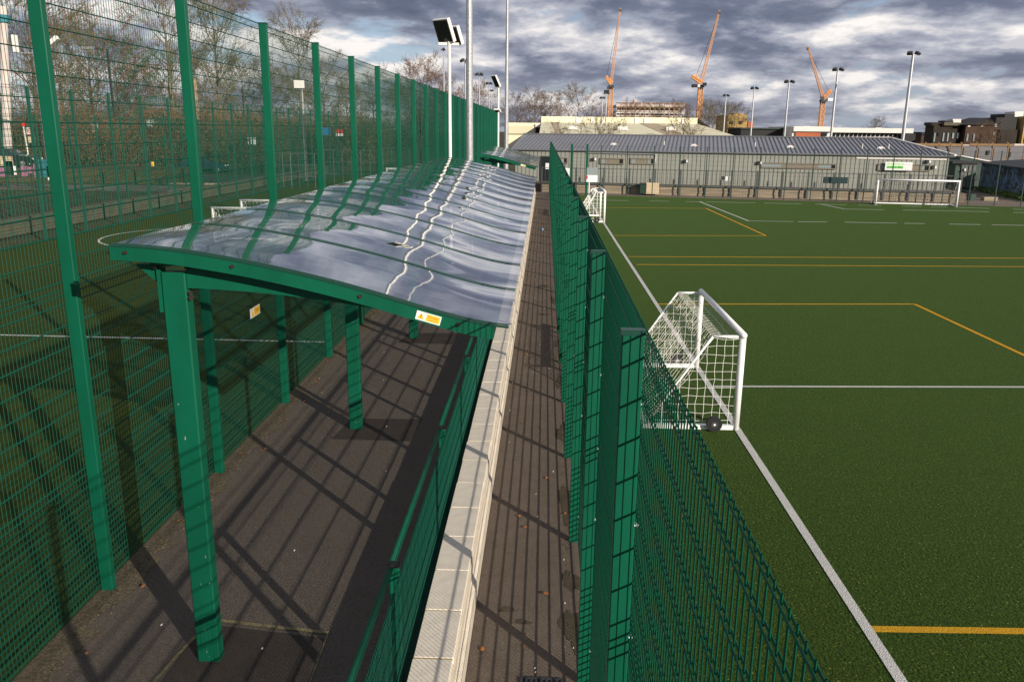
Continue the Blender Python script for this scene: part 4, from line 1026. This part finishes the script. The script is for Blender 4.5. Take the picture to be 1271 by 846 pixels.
window(746, 773, 197, 203, [(0, .2, 'glass'), (.2, .85, 'shutter'), (.85, 1, 'dark_glass')])
window(784, 811, 197, 203, [(0, .2, 'glass'), (.2, .75, 'shutter'), (.75, .88, 'glass'), (.88, 1, 'dark_glass')])
window(696, 703.5, 196.5, 202, [(0, .55, 'glass'), (.55, 1, 'dark_glass')])
window(946, 1036, 203, 209, [(0, .27, 'glass'), (.27, .77, 'shutter'), (.77, .95, 'glass'), (.95, 1, 'dark_glass')])
window(1091, 1152, 204.5, 211.5, [(0, .12, 'glass'), (.12, .86, 'shutter'), (.86, .92, 'glass'), (.92, 1, 'dark_glass')])
a_, zt = LP(672, 195, TB); b_, zb = LP(685, 222, TB)
d = MB().box(a_, b_, TB - .06, TB - .014, BZ, zt).build('door', 'dark_glass', t_bld); MB().box(a_ + .35, a_ + .62, TB - .07, TB - .061, zt - .9, zt - .45).build('notice', 'white', d)
MB().box(a_ - .08, a_, TB - .08, TB - .014, BZ, zt + .08).box(b_, b_ + .08, TB - .08, TB - .014, BZ, zt + .08).box(a_, b_, TB - .08, TB - .014, zt, zt + .08).build('door_frame', 'dark', t_bld)
for i, (u, v) in enumerate([(738, 197.5), (851.5, 200), (943, 202), (1159, 207.5), (1152, 200.5)]):
    s, z = LP(u, v, TB); l = MB().box(s - .14, s + .02, TB - .2, TB - .014, z - .11, z + .11).build('wall_lamp', 'dark', t_bld); MB().box(s + .022, s + .13, TB - .22, TB - .03, z - .09, z + .09).build('lamp_face', 'white', l)
a_, z = LP(729, 189.5, TB); b_, _ = LP(814, 191.5, TB); MB().tube((a_, TB - .06, z), (b_, TB - .06, z - .03), .05, n=6).build('pipe', 'galv', t_bld)
MB().tube((b_, TB - .06, z - .03), (b_, TB - .06, z - .6), .05, n=6).build('downpipe', 'galv', t_bld)
a_, zt = LP(1147, 197.5, TB); b_, _ = LP(1176, 198, TB); MB().box(a_ - 4.5, b_, TB - .05, TB - .014, zt - .05, zt + .06).build('pale_trim', 'fascia', t_bld)
# green and white sign board on the wall
a_, zt = LP(1099, 200.8, TB - .2); b_, zb = LP(1131.5, 211.8, TB - .2)
t = local_thing('sign_board', 'white sign board with green lettering on the right end of the grey building', 'sign')
MB().box(a_, b_, TB - .28, TB - .2, zb, zt).build('board', 'white', t); W = b_ - a_; Hh = zt - zb
MB().box(a_ + W * .06, a_ + W * .68, TB - .288, TB - .28, zb + Hh * .22, zb + Hh * .55).build('green_band', 'signgreen', t)
MB().box(a_ + W * .06, a_ + W * .68, TB - .288, TB - .28, zb + Hh * .72, zb + Hh * .82).build('green_strapline', 'signgreen', t)
mb = MB(); q = a_ + W * .08; rl_ = random.Random(4)
while q < a_ + W * .65:
    w_ = rl_.uniform(.05, .11); mb.box(q, q + w_, TB - .294, TB - .288, zb + Hh * .27, zb + Hh * rl_.uniform(.42, .5)); q += w_ + .025
mb.build('lettering', 'signdark', t)
def wallbox(name, label, cat, u0, u1, v0, v1, tt, d, m, extra=None):
    a_, zt = LP(u0, v0, tt); b_, zb = LP(u1, v1, tt); t = local_thing(name, label, cat)
    MB().bbox(a_, b_, tt, tt + d, zb, zt, .02).build('body', m, t)
    if extra: extra(t, a_, b_, zb, zt)
    return t
wallbox('notice_board', 'dark notice board on the balustrade in front of the grey building', 'notice board', 1022.5, 1052, 219.5, 228, TW - .2, .05, 'dark_shed', lambda t, a_, b_, zb, zt: MB().box(a_ + .05, b_ - .05, TW - .215, TW - .2, zb + .04, zt - .04).build('panel', mat('slate_blue', (.03, .05, .06), .4), t))
wallbox('meter_box', 'small white box on the balustrade, middle of the grey building', 'box', 900, 906, 219, 224.5, TW - .25, .12, 'white', lambda t, a_, b_, zb, zt: MB().box(a_ - .25, a_ - .02, TW - .2, TW - .14, zb + .05, zt).build('bracket', 'dark', t))
wallbox('blank_sign', 'plain white panel on the balustrade at the end of the walkway', 'panel', 699.5, 706.5, 208.5, 221, TW - .25, .05, 'white', lambda t, a_, b_, zb, zt: MB().tube((b_ + .1, TW - .2, zb - .5), (b_ + .1, TW - .2, zt), .04, n=6).build('post', 'dark', t))
def cab(t, a_, b_, zb, zt):
    for f in (.02, .5): MB().box(a_ + (b_ - a_) * f + .02, a_ + (b_ - a_) * (f + .48), 1.275, 1.30, zb + .06, zt - .06).build('door', 'beige', t)
    MB().box(a_ + (b_ - a_) * .42, a_ + (b_ - a_) * .62, 1.262, 1.275, zt - .16, zt - .1).build('label_plate', 'yellow', t)
wallbox('utility_cabinet', 'beige utility cabinet in front of the retaining wall', 'cabinet', 802, 817, 227, 241, 1.3, .6, 'beige', cab)
wallbox('dark_bin', 'dark green bin beside the beige utility cabinet', 'bin', 794.5, 801.5, 228.5, 240.5, 1.3, .6, 'dark_shed', lambda t, a_, b_, zb, zt: MB().box(a_ - .03, b_ + .03, 1.26, 1.94, zt + .002, zt + .06).build('lid', 'dark', t))
# score board style sign near the second goal
b = at(733, 236, 52); a_, zt = at(728.5, 208, 52), at(741.5, 226, 52)
t = thing('pitch_sign', 'white board with a translucent top on a post behind the far corner goal', 'sign', (b.x, 52, 0))
MB().box(a_.x - b.x, zt.x - b.x, -.02, .02, zt.z, at(735, 217.5, 52).z).build('board', 'white', t); MB().box(a_.x - b.x, zt.x - b.x, -.018, .018, at(735, 217.5, 52).z + .003, a_.z).build('upper_board', 'glass', t)
MB().tube((-.1, .03, 0), (-.1, .03, zt.z + .1), .035, n=6).build('post', 'white', t); MB().box(a_.x - b.x - .02, a_.x - b.x + .07, -.045, -.021, at(735, 222, 52).z, at(735, 218, 52).z).build('red_mark', 'red', t)

# ------------------------------------------------------------------ right hand background
def block(name, label, cat, u0, u1, vtop, Y, depth, m, zb=-0.06, group=None, part='wall'):
    a_, b_ = at(u0, vtop, Y), at(u1, vtop, Y); zt = (a_.z + b_.z) / 2
    t = thing(name, label, cat, ((a_.x + b_.x) / 2, Y, zb), 0, group); W = (b_.x - a_.x) / 2
    MB().box(-W, W, 0, depth, 0, zt - zb).build(part, m, t)
    return t, W, zt - zb
def bx(t, u0, u1, v0, v1, Y, d0, d1, m, name):     # a box on thing t, its front spanning pixels at distance Y
    a_, b_ = at(u0, v1, Y), at(u1, v0, Y); l = t.location
    return MB().box(a_.x - l.x, b_.x - l.x, d0, d1, a_.z - l.z, b_.z - l.z).build(name, m, t)
# cream roofed hall
YH = 115
a_, b_ = at(672, 143, YH + 14), at(866, 148, YH + 14); zt = (a_.z + b_.z) / 2
t = thing('hall', 'large hall with a pale cream sloping roof behind the grey building', 'building', (a_.x, YH, 0)); l = t.location; W = b_.x - a_.x
lo = at(770, 170, YH).z
MB().box(.3, W + 2.6, .4, 27, 0, lo).build('wall', 'cream_band', t)
mb = MB(); rl0, rr0 = -.2, W + 3.2
mb.prism([(rl0, 0, lo), (rr0, 0, lo), (W, 14, zt - 1.0), (0, 14, zt - 1.0)], (0, 0, .15)); rf = mb.build('roof', 'cream_roof', t)
MB().box(0, W, 14.05, 27, lo, zt).build('parapet', 'cream_band', t)
MB().prism([(W + .02, 14.1, zt), (W + .02, 27, zt), (W + 4, 27, lo), (W + 4, 14.1, lo), ], (0, 0, -.3)).build('end_slope', 'brick_dark', t)
for f0, w_, m in ((.225, .032, 'white'), (.6, .02, 'white'), (.66, .02, 'white'), (.90, .02, 'white'), (.32, .014, 'white'), (.385, .012, 'white')):
    MB().box(W * f0, W * (f0 + w_), 13.9, 14.04, zt - 1.0, zt - .1).build('parapet_panel', m, t)
for f0, f1, w_ in ((.63, .71, .11), (.065, .065, .04)):
    MB().add([(W * f0, 13.7, zt - .83), (W * (f0 + w_), 13.7, zt - .83), (W * (f1 + w_) + .6, .1, lo + .17), (W * f1 + .6, .1, lo + .17)], [(3, 2, 1, 0)]).build('tan_strip', 'tan', rf)
for f in (.2, .5, .79):
    y = 6; z = lo + (zt - 1 - lo) * y / 14 + .15; MB().box(W * f - .9, W * f + .5, y - .6, y + .6, z, z + .5).build('roof_vent', 'fascia', rf)
t, W, Hh = block('hall_annex', 'low cream annex left of the cream roofed hall', 'building', 628, 671, 152.5, 128, 12, 'cream_band')
bx(t, 628, 664, 156, 166, 128, -.3, -.02, 'cream_roof', 'roof'); bx(t, 664.5, 671, 154, 158, 128, -.5, -.02, 'fascia', 'roof_box'); bx(t, 665, 674, 158.5, 168, 128, -.4, -.02, 'brick_dark', 'dark_recess')
# concrete frame under construction
YC = 240
t = thing('concrete_frame', 'unfinished concrete block with scaffolded floors far behind the cream hall', 'building', tuple(at(806, 160, YC).xy) + (0,))
for (u0, u1, v0, v1) in ((765, 850, 130.5, 132.2), (766, 848, 137.5, 138.8), (764, 846, 143.5, 144.8)): bx(t, u0, u1, v0, v1, YC, -.6, 16, 'cgrey', 'floor_slab')
for (v0, v1) in ((132.3, 137.4), (138.9, 143.4)):
    bx(t, 769, 845, v0, v1, YC, 6, 7, 'brick_dark', 'core_wall')
    for k in range(13): bx(t, 768 + k * 6.2, 769.1 + k * 6.2, v0, v1, YC, .3, .9, 'cgrey', 'column')
rc = random.Random(8)
for k in range(26):
    u = rc.uniform(766, 846); h = rc.choice((1.5, 2.2, 3, 4)); w_ = rc.uniform(1, 4); bx(t, u, u + w_, 130.4 - h, 130.4, YC, .2 + k * .4, .5 + k * .4, rc.choice(('cgrey', 'rusty', 'fascia', 'beige', 'brick_orange')), 'formwork')
bx(t, 788, 792, 123, 130.3, YC, 3, 6, 'cgrey', 'lift_core')
bx(t, 764, 850, 133.4, 133.8, YC, -.9, -.7, 'rusty', 'scaffold_rail'); bx(t, 764, 850, 128.2, 128.5, YC, -.9, -.7, 'rusty', 'scaffold_rail'); bx(t, 764, 850, 140.2, 140.6, YC, -.9, -.7, 'fascia', 'scaffold_rail')
for k in range(15): bx(t, 764.5 + k * 6, 764.9 + k * 6, 127.5, 147, YC, -.75, -.65, 'cgrey', 'scaffold_pole')
bx(t, 762, 856, 144.9, 170, YC, 0, 16, 'brick_dark', 'lower_storeys')
# yellow brick block, orange and white school, distant roofs
YB = 150
t, W, Hh = block('brick_building', 'small flat roofed yellow brick building between the cranes', 'building', 903.5, 928, 142.5, YB, 10, 'brick_yellow')
bx(t, 912, 923, 140.5, 142.4, YB, .5, 5, 'brick_yellow', 'parapet'); bx(t, 915, 926, 141.4, 142.3, YB, 5.5, 8, 'slate', 'roof'); bx(t, 928.3, 936.5, 151, 168, YB, .6, 6, 'brick_orange', 'extension'); bx(t, 905, 910, 150, 154, YB, -.12, -.01, 'dark_glass', 'window'); bx(t, 917, 921, 150, 154, YB, -.12, -.01, 'dark_glass', 'window')
t, W, Hh = block('dark_hall', 'low dark building behind the grey roof between yellow brick and white fascia', 'building', 920, 984, 160, 135, 10, 'slate'); bx(t, 919, 985, 159, 160, 135, -.3, 10.3, 'dark_shed', 'roof')
YS = 130
t, W, Hh = block('school_building', 'low white and orange building with a row of windows behind the short crane', 'building', 984, 1032, 157.5, YS, 14, 'fascia')
bx(t, 986, 1018, 164.2, 176, YS, -.25, -.02, 'brick_orange', 'brick_panel'); bx(t, 983.5, 1033, 157.3, 163, YS, -.6, -.26, 'fascia', 'roof_edge')
bx(t, 1033, 1132, 160, 176, YS, 1.0, 12, 'fascia', 'wing_wall'); bx(t, 1031, 1135, 159.6, 164.4, YS, .2, .98, 'fascia', 'wing_roof_edge')
for k in range(18): bx(t, 1030 + k * 5.5, 1034 + k * 5.5, 165.4, 169.6, YS, .88, .98, 'dark_glass', 'window')
bx(t, 1019, 1026, 165, 169, YS, -.3, -.03, 'dark_glass', 'window'); bx(t, 1117, 1134, 166, 178, YS, -.8, .9, 'slate', 'dark_end')
for u in (1002, 1052, 1093): bx(t, u, u + 8, 156.6 + (u > 1040) * 2, 158.5 + (u > 1040) * 2, YS, 2, 6, 'fascia', 'roof_unit')
# dark brick school at far right
YD = 112
t = thing('victorian_building', 'dark brick building with slate gables at the right edge', 'building', tuple(at(1215, 180, YD).xy) + (0,))
bx(t, 1155.5, 1191, 156, 186, YD, 0, 2.5, 'brick_dark', 'wall'); bx(t, 1157, 1171, 152, 155.9, YD, .2, 2.4, 'brick_dark', 'parapet'); bx(t, 1170, 1192, 152.3, 155.8, YD, -.4, .15, 'lowwall', 'stone_band'); bx(t, 1174, 1185, 149.8, 152.2, YD, .3, 2.2, 'slate', 'roof'); bx(t, 1185, 1196, 147.8, 152.2, YD, .6, 2.2, 'fascia', 'chimney')
bx(t, 1191.3, 1235, 154, 186, YD, -.8, 4, 'brick_red', 'centre_wall')
a_, b_ = at(1189, 155, YD), at(1237, 153.5, YD); c_, d_ = at(1211, 146, YD), at(1244, 144.7, YD); l = t.location
mb = MB().add([(a_.x - l.x, -1.1, a_.z), (b_.x - l.x, -1.1, a_.z), (d_.x - l.x, 1.6, c_.z), (c_.x - l.x, 1.6, c_.z), (b_.x - l.x, 4.2, a_.z), (a_.x - l.x, 4.2, a_.z)], [(0, 1, 2, 3), (3, 2, 4, 5), (0, 3, 5), (1, 4, 2), (0, 5, 4, 1)]); mb.build('roof', 'slate', t)
bx(t, 1235.3, 1263, 161, 186, YD, -.4, 14, 'brick_dark', 'right_wall'); bx(t, 1234, 1262, 146.2, 160.9, YD, -.2, 4, 'slate', 'mansard_roof'); bx(t, 1249, 1262, 141.5, 146.1, YD, .4, 4, 'slate', 'roof_tower'); bx(t, 1263.2, 1268, 144.5, 186, YD, -.9, 5, 'brick_yellow', 'stone_pilaster'); bx(t, 1262, 1274, 138.5, 145, YD, .6, 3, 'fascia', 'chimney'); bx(t, 1268.2, 1330, 146, 186, YD, -.5, 14, 'brick_dark', 'end_wall')
for u, v0, v1, y, m in [(1158, 165, 176, -.1, 'glass'), (1163.5, 165, 169, -.1, 'dark_glass'), (1169, 165, 175.5, -.1, 'glass'), (1174.5, 165, 175.5, -.1, 'glass'), (1181, 165, 172, -.1, 'glass'), (1187, 165, 172, -.1, 'glass'), (1195, 166, 175, -.9, 'glass'), (1203, 166, 175, -.9, 'glass'), (1197, 155.3, 157.5, -.9, 'fascia'), (1213, 154.6, 157.5, -.9, 'fascia'), (1230, 154.2, 157.5, -.9, 'fascia'), (1212, 166, 175, -.9, 'dark_glass'), (1228, 164, 168, -.9, 'glass'), (1239, 165, 175, -.5, 'dark_glass')]:
    w = bx(t, u, u + 3.2, v0, v1, YD, y, y + .09, m, 'window')
t, W, Hh = block('distant_house', 'small brown roofed house left of the dark brick building', 'house', 1144, 1155, 167, 150, 9, 'brick_red'); bx(t, 1143, 1155.5, 164, 166.9, 150, -.3, 9, 'slate', 'roof')
px_tree(MIDT[0], 14, 1229, 160, 104, 'bare tree in front of the dark brick building', FG)
# block wall with rusty posts, dark sheds, mural wall
YW = 84
t = thing('boundary_wall', 'long grey boundary wall with tan coping behind the right end of the pitch', 'wall', tuple(at(1200, 190, YW).xy) + (0,))
bx(t, 1128, 1330, 181, 215, YW, 0, .3, 'grey_wall', 'wall_body'); bx(t, 1126, 1193, 178.5, 180.9, YW, -.1, .45, 'rusty', 'coping'); bx(t, 1203, 1258, 178.8, 180.9, YW, -.1, .45, 'rusty', 'coping'); bx(t, 1193.2, 1202.8, 179.5, 180.9, YW, -.08, .4, 'cgrey', 'coping'); bx(t, 1258.2, 1330, 179.3, 180.9, YW, -.1, .45, 'cgrey', 'coping')
bx(t, 1224, 1228, 187, 192, YW, -.12, -.01, 'slate', 'dark_opening'); bx(t, 1251, 1254, 189, 195, YW, -.12, -.01, 'dark', 'dark_opening')
for i, u in enumerate((1148, 1164, 1178, 1192, 1211, 1230, 1249, 1269)):
    a_, b_ = at(u, 200, YW - 1), at(u + .3, 178.5, YW - 1)
    q = thing('wall_post', 'tan post with a bent top, number %s from the left along the grey boundary wall' % ('one', 'two', 'three', 'four', 'five', 'six', 'seven', 'eight')[i], 'post', (a_.x, YW - 1, -.05), 0, 'tan posts along the grey boundary wall')
    MB().box(-.045, .045, -.045, .045, 0, b_.z).build('shaft', 'rusty', q); MB().bar((0, 0, b_.z), (-.2, 0, b_.z + .2), .08, .08).build('bent_top', 'rusty', q)
t = thing('mural_shed', 'long dark shed covered in blue graffiti at the right edge of the pitch', 'shed', (30.5, 62.5, 0))
p0, p1 = at(1213, 202, 66), at(1290, 212, 62)
gA, gB = gd(1214, 234), gd(1300, 254)
l = t.location; q0, q1 = Vector((gA.x - l.x, gA.y - l.y)), Vector((gB.x - l.x, gB.y - l.y)); dd = (q1 - q0).normalized(); nn = Vector((-dd.y, dd.x))
hL = at(1213, 203, gA.y).z; hR = at(1300, 201, gB.y).z
q1 = q0 + dd * 14
mb = MB().prism([(q0.x, q0.y, 0), (q1.x, q1.y, 0), (q1.x, q1.y, hL), (q0.x, q0.y, hL)], (nn.x * 3, nn.y * 3, 0)); mb.build('wall', 'graffiti', t)
mb = MB().prism([(q0.x - nn.x * .3 - dd.x * .4, q0.y - nn.y * .3 - dd.y * .4, hL + .01), (q1.x - nn.x * .3, q1.y - nn.y * .3, hL + .01), (q1.x + nn.x * 3.2, q1.y + nn.y * 3.2, hL + .3), (q0.x + nn.x * 3.2 - dd.x * .4, q0.y + nn.y * 3.2 - dd.y * .4, hL + .3)], (0, 0, .1)); mb.build('roof', 'slate', t)
t = thing('dark_store', 'dark green steel store with barred doors beside the grey building', 'shed', tuple(at(1200, 233, 68).xy) + (0,))
bx(t, 1182, 1213, 203, 236, 68, 0, 4, 'dark_shed', 'wall'); bx(t, 1180, 1216, 200.5, 202.9, 68, -.3, 4.3, 'slate', 'roof')
for u in (1193, 1197, 1202, 1207): bx(t, u, u + .7, 203.5, 233, 68, -.1, -.01, 'rail_grey', 'door_bar')
for v in (205, 212, 222, 231): bx(t, 1192, 1211, v, v + .8, 68, -.18, -.11, 'rail_grey', 'cross_bar')
for u, v in ((1195, 209), (1208, 219)): bx(t, u, u + 2.2, v, v + 3.4, 68, -.26, -.19, 'fascia', 'door_plate')
t = thing('sloping_roof', 'low dark lean-to roof with a pale edge between store and boundary wall', 'shed roof', tuple(at(1230, 205, 76).xy) + (0,)); l = t.location
a_, b_, c_ = at(1192, 194.5, 76), at(1240, 203.5, 76), at(1330, 200, 76)
MB().prism([(a_.x - l.x, 0, 0), (b_.x - l.x, 0, 0), (b_.x - l.x, 0, b_.z), (a_.x - l.x, 0, a_.z)], (0, 3, 0)).build('wall', 'dark_shed', t)
MB().prism([(b_.x - l.x + .003, 0, 0), (c_.x - l.x, 0, 0), (c_.x - l.x, 0, c_.z), (b_.x - l.x + .003, 0, b_.z)], (0, 3, 0)).build('wall', 'brick_dark', t)
MB().bar((a_.x - l.x, -.12, a_.z + .08), (b_.x - l.x, -.12, b_.z + .08), .1, .08).bar((b_.x - l.x, -.12, b_.z + .08), (c_.x - l.x, -.12, c_.z + .08), .1, .08).build('roof_edge', 'fascia', t)
# bright hedge strip
mb = MB(); rh = random.Random(6)
for k in range(1500):
    f = rh.random(); u, v = 1214 + 70 * f, 236.5 + 14.5 * f; g_ = gd(u, v); x, y, z = g_.x + rh.gauss(0, .25), g_.y + rh.gauss(0, .25), rh.uniform(0, .35); s_ = rh.uniform(.05, .12)
    a_ = Vector((rh.gauss(0, 1), rh.gauss(0, 1), rh.gauss(0, 1))).normalized() * s_; b_ = a_.cross(Vector((rh.gauss(0, 1), rh.gauss(0, 1), 1))).normalized() * s_ * .7; c_ = Vector((x, y, z))
    mb.quad(c_ - a_, c_ + b_, c_ + a_, c_ - b_)
tag(stuff(mb.build('hedge', 'hedge')), 'bright yellow green strip of low plants below the graffiti shed', 'plants')
t = thing('bench_blocks', 'two low concrete blocks on the paving right of the wide goal', 'blocks', tuple(gd(1215, 249)))
bx(t, 1204, 1212, 241, 249, t.location.y, 0, .5, 'dark_shed', 'dark_block'); bx(t, 1222, 1240, 245, 250.5, t.location.y, .1, .6, 'concrete', 'pale_block')

# ------------------------------------------------------------------ tower cranes
def lattice(mb, p0, p1, w0, w1, n, r):
    p0, p1 = Vector(p0), Vector(p1); d = (p1 - p0).normalized(); a_ = Vector((0, 1, 0)); b_ = d.cross(a_).normalized()
    cs = [[], [], [], []]
    for i in range(n + 1):
        c = p0 + (p1 - p0) * i / n; w = (w0 + (w1 - w0) * i / n) / 2
        for k, (x, y) in enumerate(((-1, -1), (1, -1), (1, 1), (-1, 1))): cs[k].append(c + b_ * (w * x) + a_ * (w * y))
    for k in range(4): mb.tube(cs[k][0], cs[k][-1], r, r * .8, 4)
    for i in range(n):
        for k in range(4):
            j = (k + 1) % 4; mb.wire(cs[k][i], cs[j][i + 1], r * .55); mb.wire(cs[j][i], cs[k][i + 1], r * .45); mb.wire(cs[k][i], cs[j][i], r * .5)
def crane(label, Y, base, mtop, tip, cj, weight, cabin, w):
    b_, m_, tp = at(*base, Y), at(*mtop, Y), at(*tip, Y)
    t = thing('tower_crane', label, 'crane', ((b_.x + m_.x) / 2, Y, 0), 0, 'orange tower cranes on the skyline'); l = t.location
    L = lambda p: Vector((p.x - l.x, p.y - l.y, p.z))
    mz = L(m_).z
    mb = MB(); lattice(mb, (0, 0, 0), (0, 0, mz), w, w, int(mz / (w * 1.15)), .10 * w); mb.build('mast', 'crane', t)
    mb = MB(); lattice(mb, (0, 0, mz + .8), L(tp), w * .62, w * .28, 26, .05 * w); mb.build('jib', 'crane_pale', t)
    MB().box(-w * .7, w * .7, -w * .65, w * .65, mz - .2, mz + .4).tube((0, 0, mz - .6), (0, 0, mz - .2), w * .55, w * .7, 12).build('slewing_ring', 'dark', t)
    c = L(at(*cj, Y)); mb = MB(); lattice(mb, (0, 0, mz + .9), c, w * .7, w * .5, 5, .10 * w); mb.build('counter_jib', 'crane', t)
    for (u0, u1, v0, v1, m) in weight:
        p_, q_ = L(at(u0, v1, Y)), L(at(u1, v0, Y)); MB().box(p_.x, q_.x, -1.1, 1.1, p_.z, q_.z).build('counterweight', m, t)
    p_, q_ = L(at(*cabin[:2], Y)), L(at(*cabin[2:4], Y)); k = MB().box(min(p_.x, q_.x), max(p_.x, q_.x), -w * 1.1, -w * .72, min(p_.z, q_.z), max(p_.z, q_.z)).build('cab', cabin[4], t)
    s = 1 if c.x > 0 else -1
    ap = Vector((s * w * 1.1, 0, mz + w * 2.6)); mb = MB(); mb.bar((0, 0, mz + .6), ap, .3, .3).bar(ap, c, .25, .25); mb.build('a_frame', 'crane', t)
    j = L(tp); mb = MB(); mb.wire(ap, Vector((0, 0, mz)) + (j - Vector((0, 0, mz))) * .93, .045); mb.wire(c, ap, .05); mb.build('stay_rope', 'dark', t)
    hk = Vector((0, 0, mz)) + (j - Vector((0, 0, mz))) * .99; MB().box(hk.x - .25, hk.x + .25, -.2, .2, hk.z - .8, hk.z - .1).build('hook_block', 'dark', t)
crane('leftmost orange tower crane with a steep jib reaching the top of the picture', 235, (757.5, 160), (757, 108), (770, 10), (752.5, 96), [(750, 756, 112, 115.5, 'slate')], (753, 108, 756, 111, 'dark'), 1.12)
crane('middle orange tower crane above the right end of the cream hall', 215, (868, 165), (868, 107.5), (893, 13), (858.5, 95), [(859, 865, 105, 108.5, 'slate'), (865, 868, 105, 108.5, 'fascia')], (871.5, 103, 876, 107, 'slate'), 1.1)
crane('short rightmost orange tower crane leaning its jib to the left', 250, (1018.5, 165), (1020.5, 126), (1002.5, 58), (1032, 112), [(1026, 1032.5, 122, 125.5, 'white')], (1017, 120, 1021, 124.5, 'dark'), 1.15)
